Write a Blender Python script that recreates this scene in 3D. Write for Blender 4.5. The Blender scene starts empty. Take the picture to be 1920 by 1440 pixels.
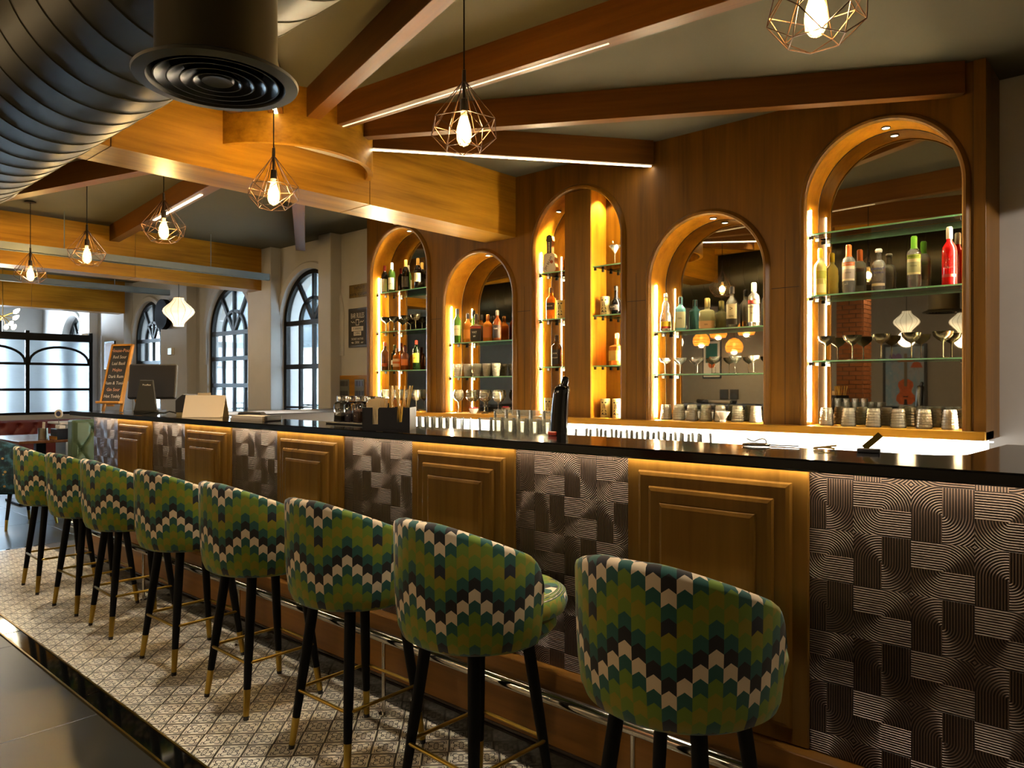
import bpy, bmesh, math, random
from math import sin, cos, pi, radians, sqrt, atan2
from mathutils import Vector, Matrix
random.seed(7)
SC = bpy.context.scene
COL = SC.collection

# ------------------------------------------------------------------ camera, world, exposure
cam_d = bpy.data.cameras.new('camera'); cam = bpy.data.objects.new('camera', cam_d); COL.objects.link(cam)
cam_d.sensor_width = 36.0; cam_d.lens = 36.0 * 1384 / 1920; cam_d.shift_y = 4 / 1920
cam_d.clip_start = 0.05; cam_d.clip_end = 300
cam.location = (0, 0, 1.35); cam.rotation_euler = (radians(90), 0, radians(42))
SC.camera = cam
W = bpy.data.worlds.new('world'); SC.world = W; W.use_nodes = True
bg = W.node_tree.nodes['Background']
bg.inputs[0].default_value = (0.72, 0.86, 1.0, 1); bg.inputs[1].default_value = 34.0
SC.view_settings.view_transform = 'Standard'; SC.view_settings.look = 'None'
SC.view_settings.gamma = 1.0; SC.view_settings.use_curve_mapping = False
SC.view_settings.exposure = 0.72
SC.cycles.use_denoising = True
SC.cycles.max_bounces = 10; SC.cycles.diffuse_bounces = 5; SC.cycles.glossy_bounces = 5
SC.cycles.transmission_bounces = 8; SC.cycles.transparent_max_bounces = 24
SC.cycles.caustics_reflective = False; SC.cycles.caustics_refractive = False
SC.cycles.sample_clamp_indirect = 6.0

WARM = (1.0, 0.76, 0.42); LEDC = (1.0, 0.82, 0.50); COOL = (1.0, 0.93, 0.82)

# ------------------------------------------------------------------ material helpers
def lin(h):
    h = h.lstrip('#'); o = []
    for i in (0, 2, 4):
        c = int(h[i:i+2], 16) / 255
        o.append(c / 12.92 if c <= .04045 else ((c + .055) / 1.055) ** 2.4)
    return (*o, 1)
class S:
    """socket wrapper for node maths"""
    def __init__(s, nt, k): s.nt = nt; s.k = k
    def op(s, o, b=None, c=None):
        n = s.nt.nodes.new('ShaderNodeMath'); n.operation = o
        for i, v in enumerate((s, b, c)):
            if v is None: continue
            if isinstance(v, S): s.nt.links.new(v.k, n.inputs[i])
            else: n.inputs[i].default_value = v
        return S(s.nt, n.outputs[0])
    def __add__(s, b): return s.op('ADD', b)
    def __sub__(s, b): return s.op('SUBTRACT', b)
    def __mul__(s, b): return s.op('MULTIPLY', b)
    def __truediv__(s, b): return s.op('DIVIDE', b)
    def lt(s, b): return s.op('LESS_THAN', b)
    def gt(s, b): return s.op('GREATER_THAN', b)
    def abs(s): return s.op('ABSOLUTE')
    def floor(s): return s.op('FLOOR')
    def fract(s): return s.op('FRACT')
    def sin(s): return s.op('SINE')
    def cos(s): return s.op('COSINE')
    def sqrt(s): return s.op('SQRT')
    def mod(s, b): return s.op('FLOORED_MODULO', b)
    def max(s, b): return s.op('MAXIMUM', b)
    def min(s, b): return s.op('MINIMUM', b)
def newmat(name):
    m = bpy.data.materials.new(name); m.use_nodes = True
    nt = m.node_tree; b = nt.nodes['Principled BSDF']
    return m, nt, b
def coords(nt, kind='Object'):
    t = nt.nodes.new('ShaderNodeTexCoord'); x = nt.nodes.new('ShaderNodeSeparateXYZ')
    nt.links.new(t.outputs[kind], x.inputs[0])
    return [S(nt, x.outputs[i]) for i in range(3)], t.outputs[kind]
def mixc(nt, fac, a, b):
    n = nt.nodes.new('ShaderNodeMix'); n.data_type = 'RGBA'
    for sock, v in ((n.inputs[0], fac), (n.inputs[6], a), (n.inputs[7], b)):
        if isinstance(v, S): nt.links.new(v.k, sock)
        else: sock.default_value = v
    return S(nt, n.outputs[2])
def noise(nt, vec, scale, detail=4, rough=.55, mscale=None):
    n = nt.nodes.new('ShaderNodeTexNoise'); n.inputs['Scale'].default_value = scale
    n.inputs['Detail'].default_value = detail; n.inputs['Roughness'].default_value = rough
    if mscale:
        mp = nt.nodes.new('ShaderNodeMapping'); mp.inputs['Scale'].default_value = mscale
        nt.links.new(vec, mp.inputs[0]); vec = mp.outputs[0]
    nt.links.new(vec, n.inputs['Vector'])
    return S(nt, n.outputs['Fac'])
def ramp(nt, s, stops, interp='LINEAR'):
    r = nt.nodes.new('ShaderNodeValToRGB'); r.color_ramp.interpolation = interp
    e = r.color_ramp.elements
    e[0].position, e[0].color = stops[0]; e[1].position, e[1].color = stops[1]
    for p, c in stops[2:]:
        k = e.new(p); k.color = c
    nt.links.new(s.k, r.inputs[0]); return S(nt, r.outputs[0])
def bump(nt, b, h, strength=.2, dist=.01):
    n = nt.nodes.new('ShaderNodeBump'); n.inputs['Strength'].default_value = strength; n.inputs['Distance'].default_value = dist
    nt.links.new(h.k, n.inputs['Height']); nt.links.new(n.outputs[0], b.inputs['Normal'])
MATS = {}
def P(name, col, rough=.5, metal=0., spec=.5, nz=0., nscale=8, bmp=0., bscale=60, coat=0., sheen=0.):
    """plain principled surface with slight procedural variation"""
    if name in MATS: return MATS[name]
    m, nt, b = newmat(name); c = lin(col) if isinstance(col, str) else (*col[:3], 1)
    b.inputs['Base Color'].default_value = c; b.inputs['Roughness'].default_value = rough
    b.inputs['Metallic'].default_value = metal; b.inputs['Specular IOR Level'].default_value = spec
    b.inputs['Coat Weight'].default_value = coat; b.inputs['Sheen Weight'].default_value = sheen
    _, v = coords(nt)
    if nz:
        n = noise(nt, v, nscale)
        d = tuple(x * (1 - nz) for x in c[:3]) + (1,); l = tuple(min(1, x * (1 + nz)) for x in c[:3]) + (1,)
        nt.links.new(ramp(nt, n, [(.3, d), (.7, l)]).k, b.inputs['Base Color'])
    if bmp: bump(nt, b, noise(nt, v, bscale, 5), bmp, .004)
    MATS[name] = m; return m
def E_(name, col, strength):
    if name in MATS: return MATS[name]
    m, nt, b = newmat(name)
    b.inputs['Base Color'].default_value = (1, 1, 1, 1); b.inputs['Emission Color'].default_value = (*col[:3], 1)
    b.inputs['Emission Strength'].default_value = strength; MATS[name] = m; return m
def wood(name, axis, dark, light, rough=.38, fine=1.0):
    if name in MATS: return MATS[name]
    m, nt, b = newmat(name); _, v = coords(nt)
    ms = [7.0, 7.0, 7.0]; ms['xyz'.index(axis)] = .55
    n1 = noise(nt, v, 1.6 * fine, 5, .6, ms); ms2 = [60., 60., 60.]; ms2['xyz'.index(axis)] = 1.2
    n2 = noise(nt, v, 1.0, 2, .5, ms2)
    f = n1 * .8 + n2 * .2
    nt.links.new(ramp(nt, f, [(.34, lin(dark)), (.66, lin(light)), (.48, tuple((a + c) / 2 for a, c in zip(lin(dark), lin(light))))]).k, b.inputs['Base Color'])
    b.inputs['Roughness'].default_value = rough; b.inputs['Specular IOR Level'].default_value = .22; bump(nt, b, n2, .08, .002)
    MATS[name] = m; return m
def thin(name, tint, gloss=1.0, ior=1.45, rough=.02, diff=0., dcol=None):
    """thin clear glass: tinted transparency with a fresnel reflection, optionally a little body colour"""
    if name in MATS: return MATS[name]
    m = bpy.data.materials.new(name); m.use_nodes = True; nt = m.node_tree; nt.nodes.clear()
    out = nt.nodes.new('ShaderNodeOutputMaterial'); tr = nt.nodes.new('ShaderNodeBsdfTransparent')
    tr.inputs[0].default_value = (*tint[:3], 1); base = tr.outputs[0]
    if diff:
        d = nt.nodes.new('ShaderNodeBsdfDiffuse'); d.inputs[0].default_value = (*(dcol or tint)[:3], 1)
        tl = nt.nodes.new('ShaderNodeBsdfTranslucent'); tl.inputs[0].default_value = (*(dcol or tint)[:3], 1)
        a = nt.nodes.new('ShaderNodeMixShader'); a.inputs[0].default_value = .5
        nt.links.new(d.outputs[0], a.inputs[1]); nt.links.new(tl.outputs[0], a.inputs[2])
        mx = nt.nodes.new('ShaderNodeMixShader'); mx.inputs[0].default_value = diff
        nt.links.new(base, mx.inputs[1]); nt.links.new(a.outputs[0], mx.inputs[2]); base = mx.outputs[0]
    fr = nt.nodes.new('ShaderNodeFresnel'); fr.inputs[0].default_value = ior
    fm = nt.nodes.new('ShaderNodeMath'); fm.operation = 'MULTIPLY'; fm.inputs[1].default_value = gloss
    nt.links.new(fr.outputs[0], fm.inputs[0])
    gl = nt.nodes.new('ShaderNodeBsdfGlossy'); gl.inputs['Roughness'].default_value = rough
    mx2 = nt.nodes.new('ShaderNodeMixShader'); nt.links.new(fm.outputs[0], mx2.inputs[0])
    nt.links.new(base, mx2.inputs[1]); nt.links.new(gl.outputs[0], mx2.inputs[2])
    nt.links.new(mx2.outputs[0], out.inputs[0]); MATS[name] = m; return m

# ------------------------------------------------------------------ mesh helpers
class MB:
    def __init__(s): s.v = []; s.f = []; s.uv = None
    def add(s, vs, fs):
        o = len(s.v); s.v += [tuple(p) for p in vs]; s.f += [tuple(i + o for i in f) for f in fs]; return s
    def box(s, lo, hi):
        x0, y0, z0 = lo; x1, y1, z1 = hi
        return s.add([(x0,y0,z0),(x1,y0,z0),(x1,y1,z0),(x0,y1,z0),(x0,y0,z1),(x1,y0,z1),(x1,y1,z1),(x0,y1,z1)],
                     [(0,3,2,1),(4,5,6,7),(0,1,5,4),(1,2,6,5),(2,3,7,6),(3,0,4,7)])
    def bar(s, a, b, w, h, up=(0, 0, 1)):
        """box of width w, height h swept from a to b"""
        a, b = Vector(a), Vector(b); d = (b - a).normalized(); u = Vector(up)
        if abs(d.dot(u)) > .99: u = Vector((1, 0, 0))
        r = d.cross(u).normalized(); t = r.cross(d)
        q = [r * sx * w / 2 + t * sz * h / 2 for sx, sz in ((-1, -1), (1, -1), (1, 1), (-1, 1))]
        return s.add([a + k for k in q] + [b + k for k in q], [(3,2,1,0),(4,5,6,7),(0,1,5,4),(1,2,6,5),(2,3,7,6),(3,0,4,7)])
    def lathe(s, prof, n=24, c=(0, 0, 0), sx=1, sy=1, p=2., rot=0):
        """revolve (r, z) around Z; p > 2 gives a squarish section"""
        o = []; rings = []
        for r, z in prof:
            if r <= 1e-6: rings.append([len(o)]); o.append((c[0], c[1], c[2] + z)); continue
            k = []
            for i in range(n):
                a = 2 * pi * i / n; ca, sa = cos(a), sin(a)
                q = (abs(ca) ** p + abs(sa) ** p) ** (-1 / p)
                x, y = r * q * ca * sx, r * q * sa * sy
                k.append(len(o)); o.append((c[0] + x * cos(rot) - y * sin(rot), c[1] + x * sin(rot) + y * cos(rot), c[2] + z))
            rings.append(k)
        fs = []
        for a, b in zip(rings, rings[1:]):
            if len(a) == 1 and len(b) == 1: continue
            for i in range(n):
                j = (i + 1) % n
                if len(a) == 1: fs.append((a[0], b[j], b[i]))
                elif len(b) == 1: fs.append((a[i], a[j], b[0]))
                else: fs.append((a[i], a[j], b[j], b[i]))
        return s.add(o, fs)
    def tube(s, pts, r, n=8, closed=False, caps=True):
        pts = [Vector(p) for p in pts]; N = len(pts); o = []; prev = None
        rr = r if isinstance(r, (list, tuple)) else [r] * N
        for i, p in enumerate(pts):
            a = pts[i - 1] if (i or closed) else p; b = pts[(i + 1) % N] if (i < N - 1 or closed) else p
            d = (b - a).normalized()
            u = prev if prev is not None else (Vector((0, 0, 1)) if abs(d.z) < .9 else Vector((1, 0, 0)))
            x = (u - d * u.dot(d)).normalized(); y = d.cross(x); prev = x
            o += [p + (x * cos(2 * pi * k / n) + y * sin(2 * pi * k / n)) * rr[i] for k in range(n)]
        fs = []
        for i in range(N if closed else N - 1):
            A, B = i * n, ((i + 1) % N) * n
            for k in range(n):
                j = (k + 1) % n; fs.append((A + k, A + j, B + j, B + k))
        if caps and not closed:
            fs.append(tuple(range(n))[::-1]); fs.append(tuple((N - 1) * n + k for k in range(n)))
        return s.add(o, fs)
    def prism(s, poly, d0, d1, plane='xz'):
        """extrude a 2-D polygon; plane xz -> along y, xy -> along z, yz -> along x"""
        f = {'xz': lambda a, b, d: (a, d, b), 'xy': lambda a, b, d: (a, b, d), 'yz': lambda a, b, d: (d, a, b)}[plane]
        n = len(poly)
        return s.add([f(a, b, d0) for a, b in poly] + [f(a, b, d1) for a, b in poly],
                     [tuple(range(n)), tuple(range(2 * n - 1, n - 1, -1))] + [(i, (i + 1) % n, n + (i + 1) % n, n + i)[::-1] for i in range(n)])
    def mesh(s, name, bevel=0, smooth=None, seg=1):
        me = bpy.data.meshes.new(name); me.from_pydata(s.v, [], s.f)
        bm = bmesh.new(); bm.from_mesh(me)
        bmesh.ops.recalc_face_normals(bm, faces=bm.faces)
        if bevel: bmesh.ops.bevel(bm, geom=bm.edges[:], offset=bevel, segments=seg, affect='EDGES', profile=.5, clamp_overlap=True)
        bm.to_mesh(me); bm.free()
        if s.uv is not None:
            l = me.uv_layers.new(name='UVMap')
            for i, lp in enumerate(me.loops): l.data[i].uv = s.uv[lp.vertex_index]
        if smooth is not None:
            me.polygons.foreach_set('use_smooth', [True] * len(me.polygons)); me.set_sharp_from_angle(angle=radians(smooth))
        return me
    def build(s, name, m, parent=None, bevel=0, smooth=None, loc=None, rot=None, seg=1):
        return link(name, s.mesh(name, bevel, smooth, seg), m, parent, loc, rot)
def link(name, me, m, parent=None, loc=None, rot=None):
    o = bpy.data.objects.new(name, me); COL.objects.link(o)
    if m is not None and not me.materials: me.materials.append(m)
    if parent is not None: o.parent = parent
    if loc is not None: o.location = loc
    if rot is not None: o.rotation_euler = rot
    return o
def tag(o, label=None, cat=None, group=None, kind=None):
    for k, v in (('label', label), ('category', cat), ('group', group), ('kind', kind)):
        if v: o[k] = v
    return o
def thing(name, label, cat, loc=(0, 0, 0), rz=0, group=None):
    o = bpy.data.objects.new(name, None); COL.objects.link(o); o.location = loc; o.rotation_euler = (0, 0, rz)
    o.empty_display_size = .05
    return tag(o, label, cat, group)
def st(name): 
    o = bpy.data.objects.new(name, None); COL.objects.link(o); o['kind'] = 'structure'; return o
def dup(root, loc=None, rz=None, label=None, group=None):
    r = root.copy(); COL.objects.link(r)
    if loc is not None: r.location = loc
    if rz is not None: r.rotation_euler = (0, 0, rz)
    if label: r['label'] = label
    if group: r['group'] = group
    for ch in list(root.children):
        c = ch.copy(); COL.objects.link(c); c.parent = r
        for g in list(ch.children):
            d = g.copy(); COL.objects.link(d); d.parent = c
    return r
def text(name, body, size, m, parent, loc, rot, ext=.0002, sx=1., align='CENTER'):
    c = bpy.data.curves.new(name, 'FONT'); c.body = body; c.size = size; c.extrude = ext
    c.align_x = align; c.align_y = 'CENTER'; c.resolution_u = 2
    o = bpy.data.objects.new(name, c); COL.objects.link(o); me = bpy.data.meshes.new_from_object(o); bpy.data.objects.remove(o); bpy.data.curves.remove(c); me.materials.clear(); me.materials.append(m)
    o = bpy.data.objects.new(name, me); COL.objects.link(o); o.parent = parent; o.location = loc; o.rotation_euler = rot; o.scale = (sx, 1, 1); return o
def lamp(kind, name, loc, power, col, parent=None, size=None, rot=None, **kw):
    l = bpy.data.lights.new(name, kind); l.energy = power; l.color = col
    for k, v in kw.items(): setattr(l, k, v)
    if kind == 'AREA':
        l.shape = 'RECTANGLE'; l.size, l.size_y = size
    elif kind in ('POINT', 'SPOT'): l.shadow_soft_size = size or .02
    o = bpy.data.objects.new(name, l); COL.objects.link(o); o.location = loc
    if rot is not None: o.rotation_euler = rot
    if parent is not None: o.parent = parent
    return o
def arc_pts(cx, hw, zp, n=24):
    return [(cx - hw * cos(pi * i / n), zp + hw * sin(pi * i / n)) for i in range(n + 1)]
def arched_wall(mb, y, x0, x1, z0, z1, ops, n=24):
    """a face in plane y with arched openings (cx, hw, zsill, zspring)"""
    x = x0
    q = lambda a, b, c, d: mb.add([(a, y, c), (b, y, c), (b, y, d), (a, y, d)], [(0, 1, 2, 3)])
    for cx, hw, zs, zp in ops:
        q(x, cx - hw, z0, z1)
        if zs > z0: q(cx - hw, cx + hw, z0, zs)
        p = arc_pts(cx, hw, zp, n)
        for (a, za), (b, zb) in zip(p, p[1:]): mb.add([(a, y, za), (b, y, zb), (b, y, z1), (a, y, z1)], [(0, 1, 2, 3)])
        x = cx + hw
    q(x, x1, z0, z1)
def arch_line(cx, hw, zs, zp, n=24):
    return [(cx - hw, zs)] + arc_pts(cx, hw, zp, n) + [(cx + hw, zs)]
def arch_strip(mb, line, y0, y1):
    k = len(line)
    mb.add([(x, y0, z) for x, z in line] + [(x, y1, z) for x, z in line], [(i, i + 1, k + i + 1, k + i) for i in range(k - 1)])
def arch_sweep(mb, cx, hw, zs, zp, prof, n=28):
    """sweep a closed profile of (outward offset, y) along an arch line"""
    k = len(prof); o = []
    path = [(cx - hw, zs, -1, 0)] + [(cx - hw * cos(pi * i / n), zp + hw * sin(pi * i / n), -cos(pi * i / n), sin(pi * i / n)) for i in range(n + 1)] + [(cx + hw, zs, 1, 0)]
    for x, z, nx, nz in path: o += [(x + nx * a, y, z + nz * a) for a, y in prof]
    f = [(i * k + j, i * k + (j + 1) % k, (i + 1) * k + (j + 1) % k, (i + 1) * k + j) for i in range(len(path) - 1) for j in range(k)]
    f += [tuple(range(k)), tuple((len(path) - 1) * k + j for j in range(k))[::-1]]
    mb.add(o, f)

# ------------------------------------------------------------------ materials
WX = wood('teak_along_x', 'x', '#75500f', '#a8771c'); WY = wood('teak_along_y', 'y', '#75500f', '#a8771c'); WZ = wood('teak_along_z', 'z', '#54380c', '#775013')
WJ = wood('teak_niche_lit', 'z', '#985c0a', '#c4831a')  # same teak, its colour brightened to carry the niche glow
WPAN = wood('oak_bar_panel', 'z', '#5c3f15', '#76531f', .27)
WDK = wood('dark_teak_beam', 'x', '#48290a', '#633d10')
PLAST = P('grey_beige_plaster', '#b2b1b0', .85, nz=.05, nscale=3, bmp=.1, bscale=40)
CEIL = P('olive_grey_ceiling', '#4b4735', .9, nz=.06, nscale=2)
BLACKM = P('black_metal', '#050504', .5, spec=.2)
GRAN = P('black_polished_granite', '#060606', .09, nz=.3, nscale=200, spec=.6)
BRASS = P('brushed_brass', '#a4873c', .3, 1.0)
CHROME = P('chrome', '#d6d2c8', .12, 1.0)
STEEL = P('galvanised_steel', '#8d887c', .3, 1.0, nz=.08, nscale=6)
DUCTM = P('duct_galvanised', '#4a4534', .42, .85, nz=.12, nscale=4)
GREYSTEEL = P('painted_grey_channel', '#6d7474', .55, .3)
MIRROR = P('tinted_mirror', '#b0aca0', .015, 1.0)
WHITE = P('white_paint', '#e6e2da', .6); WHITEG = P('white_gloss', '#eeeae2', .25)
BLACKG = P('black_gloss', '#0b0b0b', .08, spec=.6, coat=.5); BLACKP = P('black_plastic', '#17161a', .45)
CLEAR = thin('clear_glass', (.97, .97, .93), 1.2); PANE = thin('window_pane_glass', (.93, .96, .97), .8)
SHELFG = thin('shelf_glass', (.94, .975, .955), 1.0); SHELFE = thin('shelf_glass_edge', (.45, .8, .6), 1.4, diff=.92, dcol=(.48, .92, .62))
CRYST = thin('cut_crystal', (.93, .92, .86), 2.0, 1.5, .10, .62, (1.0, .96, .82))
LED = E_('led_strip_warm', LEDC, 430.0); LEDW = E_('led_strip_white', COOL, 16.0); LEDU = E_('led_under_counter', (1, .84, .60), 30.0)
LEDDIM = E_('led_groove_dim', LEDC, .6); SPOTE = E_('downlight_lens', (1, .85, .6), 6.0)

def m_relief():
    m, nt, b = newmat('embossed_bronze_relief'); (x, y, z), v = coords(nt)
    cs = .138; u = (x + 10.0 * cs - .745) / cs; w = (z + .003) / cs
    cu, cw = u.floor(), w.floor(); p = (u - cu) * 2 - 1; q = (w - cw) * 2 - 1
    par = (cu + cw).mod(2).gt(.5)                       # 1: horizontal cell
    r = (p * p + q * q).sqrt(); same = (p * q).gt(0)
    arcv = S(nt, same.k) * -1 + 1; dv = r * arcv + p.abs() * same
    dh = r * same + q.abs() * arcv
    d = dh * par + dv * (par * -1 + 1)
    h = ((d * (11 * 2 * pi)).sin() * .5 + .5).op('POWER', 1.6)
    n = noise(nt, v, 3.0)
    nt.links.new(mixc(nt, h, lin('#1c1512'), lin('#7d6656')).k, b.inputs['Base Color'])  # ridge highlights and groove shade mixed into the base colour
    b.inputs['Metallic'].default_value = .4; b.inputs['Roughness'].default_value = .4
    bump(nt, b, h, .78, .005); return m
RELIEF = m_relief()
def m_chev(name, cols, sat=1.):
    m, nt, b = newmat(name); (u, v, _), vec = coords(nt, 'UV')
    c = u.floor(); f = u - c - .5
    t = (c.mod(6) - 3).abs()                            # 0 at trough, 3 at peak
    row = (v + f.abs() * .75).floor()
    idx = (row - t).mod(7)
    tr = t.lt(.5); navy = tr * (idx - 4).abs().lt(.5)
    col = ramp(nt, (idx + .5) / 7, [(0, cols[3]), (1 / 7, cols[2])] + [(i / 7, k) for i, k in ((2, cols[3]), (3, cols[2]), (4, cols[1]), (5, cols[0]), (6, cols[4]))], 'CONSTANT')
    # sequence going up a column: green, olive, green, teal... built below as an explicit list
    r = col.k.node.color_ramp.elements
    seq = [cols[0], cols[4], cols[1], cols[2], cols[3], cols[2], cols[1]]   # cream, black, teal, green, olive, green, teal
    for e, k in zip(r, seq): e.color = k
    navy = tr * (idx - 5).abs().lt(.5)
    col = mixc(nt, navy, col, cols[5])
    n = noise(nt, vec, 160, 2); nt.links.new(mixc(nt, n * .12, col, (0.01, .01, .005, 1)).k, b.inputs['Base Color'])
    b.inputs['Roughness'].default_value = .85; b.inputs['Sheen Weight'].default_value = .15
    bump(nt, b, n, .12, .002); return m
CHEV = m_chev('chevron_velvet', [lin('#d9c4a3'), lin('#1d5148'), lin('#667d1e'), lin('#847a12'), lin('#140f10'), lin('#171c26')])
def m_tile(name, inner, line, border):
    m, nt, b = newmat(name); (u, v, _), vec = coords(nt, 'UV'); (ox, oy, oz), ov = coords(nt)
    p = u * 2 - 1; q = v * 2 - 1; ap, aq = p.abs(), q.abs(); mx = ap.max(aq); mn = ap.min(aq)
    r = (p * p + q * q).sqrt(); th = q.op('ARCTAN2', p); c4 = (th * 4).cos()
    l1 = (r - (c4 * .17 + .40)).abs().lt(.055); l2 = (r - (c4 * -.24 + .60)).abs().lt(.06)
    l3 = (r - (c4 * -.07 + .17)).abs().lt(.04); l4 = (mx - .78).abs().lt(.035) * mn.gt(.30)
    msk = l1.max(l2).max(l3).max(l4) * mx.lt(.84)
    e = mx.gt(.86); n = noise(nt, ov, 5)
    c = mixc(nt, msk, inner, line); c = mixc(nt, e, c, border); c = mixc(nt, mx.gt(.96), c, lin('#4a3f33'))
    c = mixc(nt, n * .18, c, lin('#6b5a48'))
    nt.links.new(c.k, b.inputs['Base Color']); b.inputs['Roughness'].default_value = .33; return m
TILEA = m_tile('cement_tile_dark_line', lin('#eee4cf'), lin('#1c1712'), lin('#ddd0b4'))
TILEB = m_tile('cement_tile_grey_border', lin('#ebe0c8'), lin('#2c251d'), lin('#5f5648'))

# ================================================================== THE SETTING
XL, XR, YF, YB, ZC = -18.5, 2.6, -5.0, 5.15, 3.15
# floor: concrete screed with large grey porcelain tiles
fl = tag(MB().box((XL, YF, -.12), (XR, YB, -.012)).build('floor', P('floor_grout', '#3a362f', .8)), kind='structure')
def m_porc():
    m, nt, b = newmat('grey_porcelain_tile'); _, v = coords(nt); n = noise(nt, v, 1.2, 6, .6)
    nt.links.new(ramp(nt, n, [(.35, lin('#1f1e1a')), (.68, lin('#34322c'))]).k, b.inputs['Base Color'])
    nt.links.new((n * .16 + .24).k, b.inputs['Roughness']); return m
PORC = m_porc()
tm = MB().box((-.598, -.598, -.012), (.598, .598, 0)).mesh('floor_tile', .0015)
tm.materials.append(PORC)
GX0, GX1, GY0, GY1 = -7.16, 1.5, 1.123, 2.0      # patterned strip with its black border
kx = 0
for ix in range(-15, 3):
    for iy in range(-5, 1):
        x, y = -3.30 + .6 + 1.2 * ix + 1.2 * 0, 1.118 - .6 + 1.2 * iy
        if not (XL + .6 < x < XR + .3) or y < YF + .2: continue
        if y + .6 > 1.13 or x < -16.5: continue
        link('floor_tile', tm, None, fl, (x, y, 0))
for ix in range(-13, -2):                       # beyond the end of the strip, up to the windows
    for iy in range(0, 4):
        x, y = GX0 - .63 - 1.2 * (ix + 13), 1.118 + .6 + 1.2 * iy
        if x < XL + .6 or y > 5.5: continue
        o = link('floor_tile', tm, None, fl, (x, y, 0))
        if y + .6 > YB: o.scale = (1, .36, 1); o.location.y = YB - .22
tag(MB().box((GX0 - .03, 2.0, -.012), (XR, YB, 0)).build('bar_floor', P('bar_floor_tile', '#3b3935', .5), fl))
# black polished border with brass edging
BORD = P('black_polished_border_tile', '#0a0a09', .06, spec=.7)
bt = MB().box((-.595, GY0 + .008, -.012), (.595, GY0 + .089, 0)).mesh('border_tile', .001); bt.materials.append(BORD)
for i in range(8): link('border_tile', bt, None, fl, (-6.54 + 1.2 * i, 0, 0))
for y in (GY0, GY0 + .093): MB().box((GX0, y, -.01), (XR, y + .008, .0015)).build('brass_edging', BRASS, fl)
MB().box((GX0 - .03, GY0, -.012), (GX0, 2.0, .0005)).build('threshold_strip', BORD, fl)
# 45-degree patterned tiles: the 300 that show largest are single pieces, the rest and the cut edge tiles one mesh
TS = .0945; c45 = cos(pi / 4)
def tile_mesh(m):
    b = MB().box((-TS/2 + .0012, -TS/2 + .0012, -.012), (TS/2 - .0012, TS/2 - .0012, 0))
    b.uv = [((x / TS) + .5, (y / TS) + .5) for x, y, z in b.v]
    me = b.mesh('patterned_tile'); me.materials.append(m); return me
tmA, tmB = tile_mesh(TILEA), tile_mesh(TILEB)
Y0, Y1 = GY0 + .101, 1.998
cells = []
for i in range(-70, 70):
    for j in range(-70, 70):
        x = -3.0 + (i - j) * TS * c45; y = 1.6 + (i + j) * TS * c45
        if GX0 - .07 < x < XR - .4 and Y0 - .07 < y < Y1 + .07: cells.append((x, y, (i + j) % 2 if False else (i % 2 + j % 2) % 2))
def clip(poly, ax, lim, sg):
    out = []
    for k in range(len(poly)):
        a, b = poly[k], poly[(k + 1) % len(poly)]
        da, db = sg * (a[ax] - lim), sg * (b[ax] - lim)
        if da <= 0: out.append(a)
        if (da < 0) != (db < 0) and da != db:
            t = da / (da - db); out.append(tuple(a[q] + (b[q] - a[q]) * t for q in range(4)))
    return out
h = TS * c45; full = []; edge = []
for x, y, k in cells:
    (full if (x - h > GX0 and y - h > Y0 and y + h < Y1) else edge).append((x, y, k))
full.sort(key=lambda c: (c[0] + .9) ** 2 * .35 + (c[1] - 1.3) ** 2 if c[0] < -1.1 else 99)
for x, y, k in full[:300]: link('patterned_tile', tmB if k else tmA, None, fl, (x, y, 0), (0, 0, pi / 4))
for kk, m in ((0, TILEA), (1, TILEB)):
    b = MB(); b.uv = []
    for x, y, k in full[300:] + edge:
        if k != kk: continue
        g = TS / 2 - .0012; pl = []
        for a, d in ((-g, -g), (g, -g), (g, g), (-g, g)):
            pl.append((x + (a - d) * c45, y + (a + d) * c45, a / TS + .5, d / TS + .5))
        for ax, lim, sg in ((0, GX0, -1), (1, Y0, -1), (1, Y1, 1), (0, XR, 1)):
            pl = clip(pl, ax, lim, sg)
            if len(pl) < 3: break
        if len(pl) < 3: continue
        b.add([(p[0], p[1], 0) for p in pl], [tuple(range(len(pl)))]); b.uv += [(p[2], p[3]) for p in pl]
    o = b.build('patterned_tile_field', m, fl); o['kind'] = 'stuff'

# walls
WINS = [(-12.87, .66, .55, 2.12), (-10.09, .68, .55, 2.12), (-8.05, .66, .05, 2.16)]
WIN4 = (-16.6, .66, .55, 2.12)
wb = MB(); arched_wall(wb, YB, XL, XR, -.11, ZC, [WIN4] + WINS)
for cx, hw, zs, zp in [WIN4] + WINS:
    ln = arch_line(cx, hw, zs, zp); arch_strip(wb, ln, YB, YB + .28)
    wb.add([(cx - hw, YB, zs), (cx + hw, YB, zs), (cx + hw, YB + .28, zs), (cx - hw, YB + .28, zs)], [(0, 1, 2, 3)])
x = XL                                            # outer skin keeps daylight out of the joints
tmp = MB(); arched_wall(tmp, YB + .28, XL, XR, -.11, ZC, [WIN4] + WINS); wb.add(tmp.v, tmp.f)
wback = tag(wb.build('wall_back', PLAST), kind='structure')
for x0, x1, yf in ((-9.29, -8.70, 5.0), (-7.62, -7.36, 5.0), (-12.05, -11.12, 5.0), (-14.6, -13.55, 5.0), (-15.75, -15.2, 5.0)):
    MB().box((x0, yf, 0), (x1, YB + .001, ZC)).build('pilaster', PLAST, wback, .006)
for cx, hw, zs, zp in WINS + [WIN4]:                     # plaster moulding around each arch
    b = MB(); arch_sweep(b, cx, hw, zp - .45, zp, [(.0, YB + .01), (.0, YB - .02), (.07, YB - .03), (.09, YB - .012), (.09, YB + .01)])
    b.build('arch_moulding', PLAST, wback, smooth=40)
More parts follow.
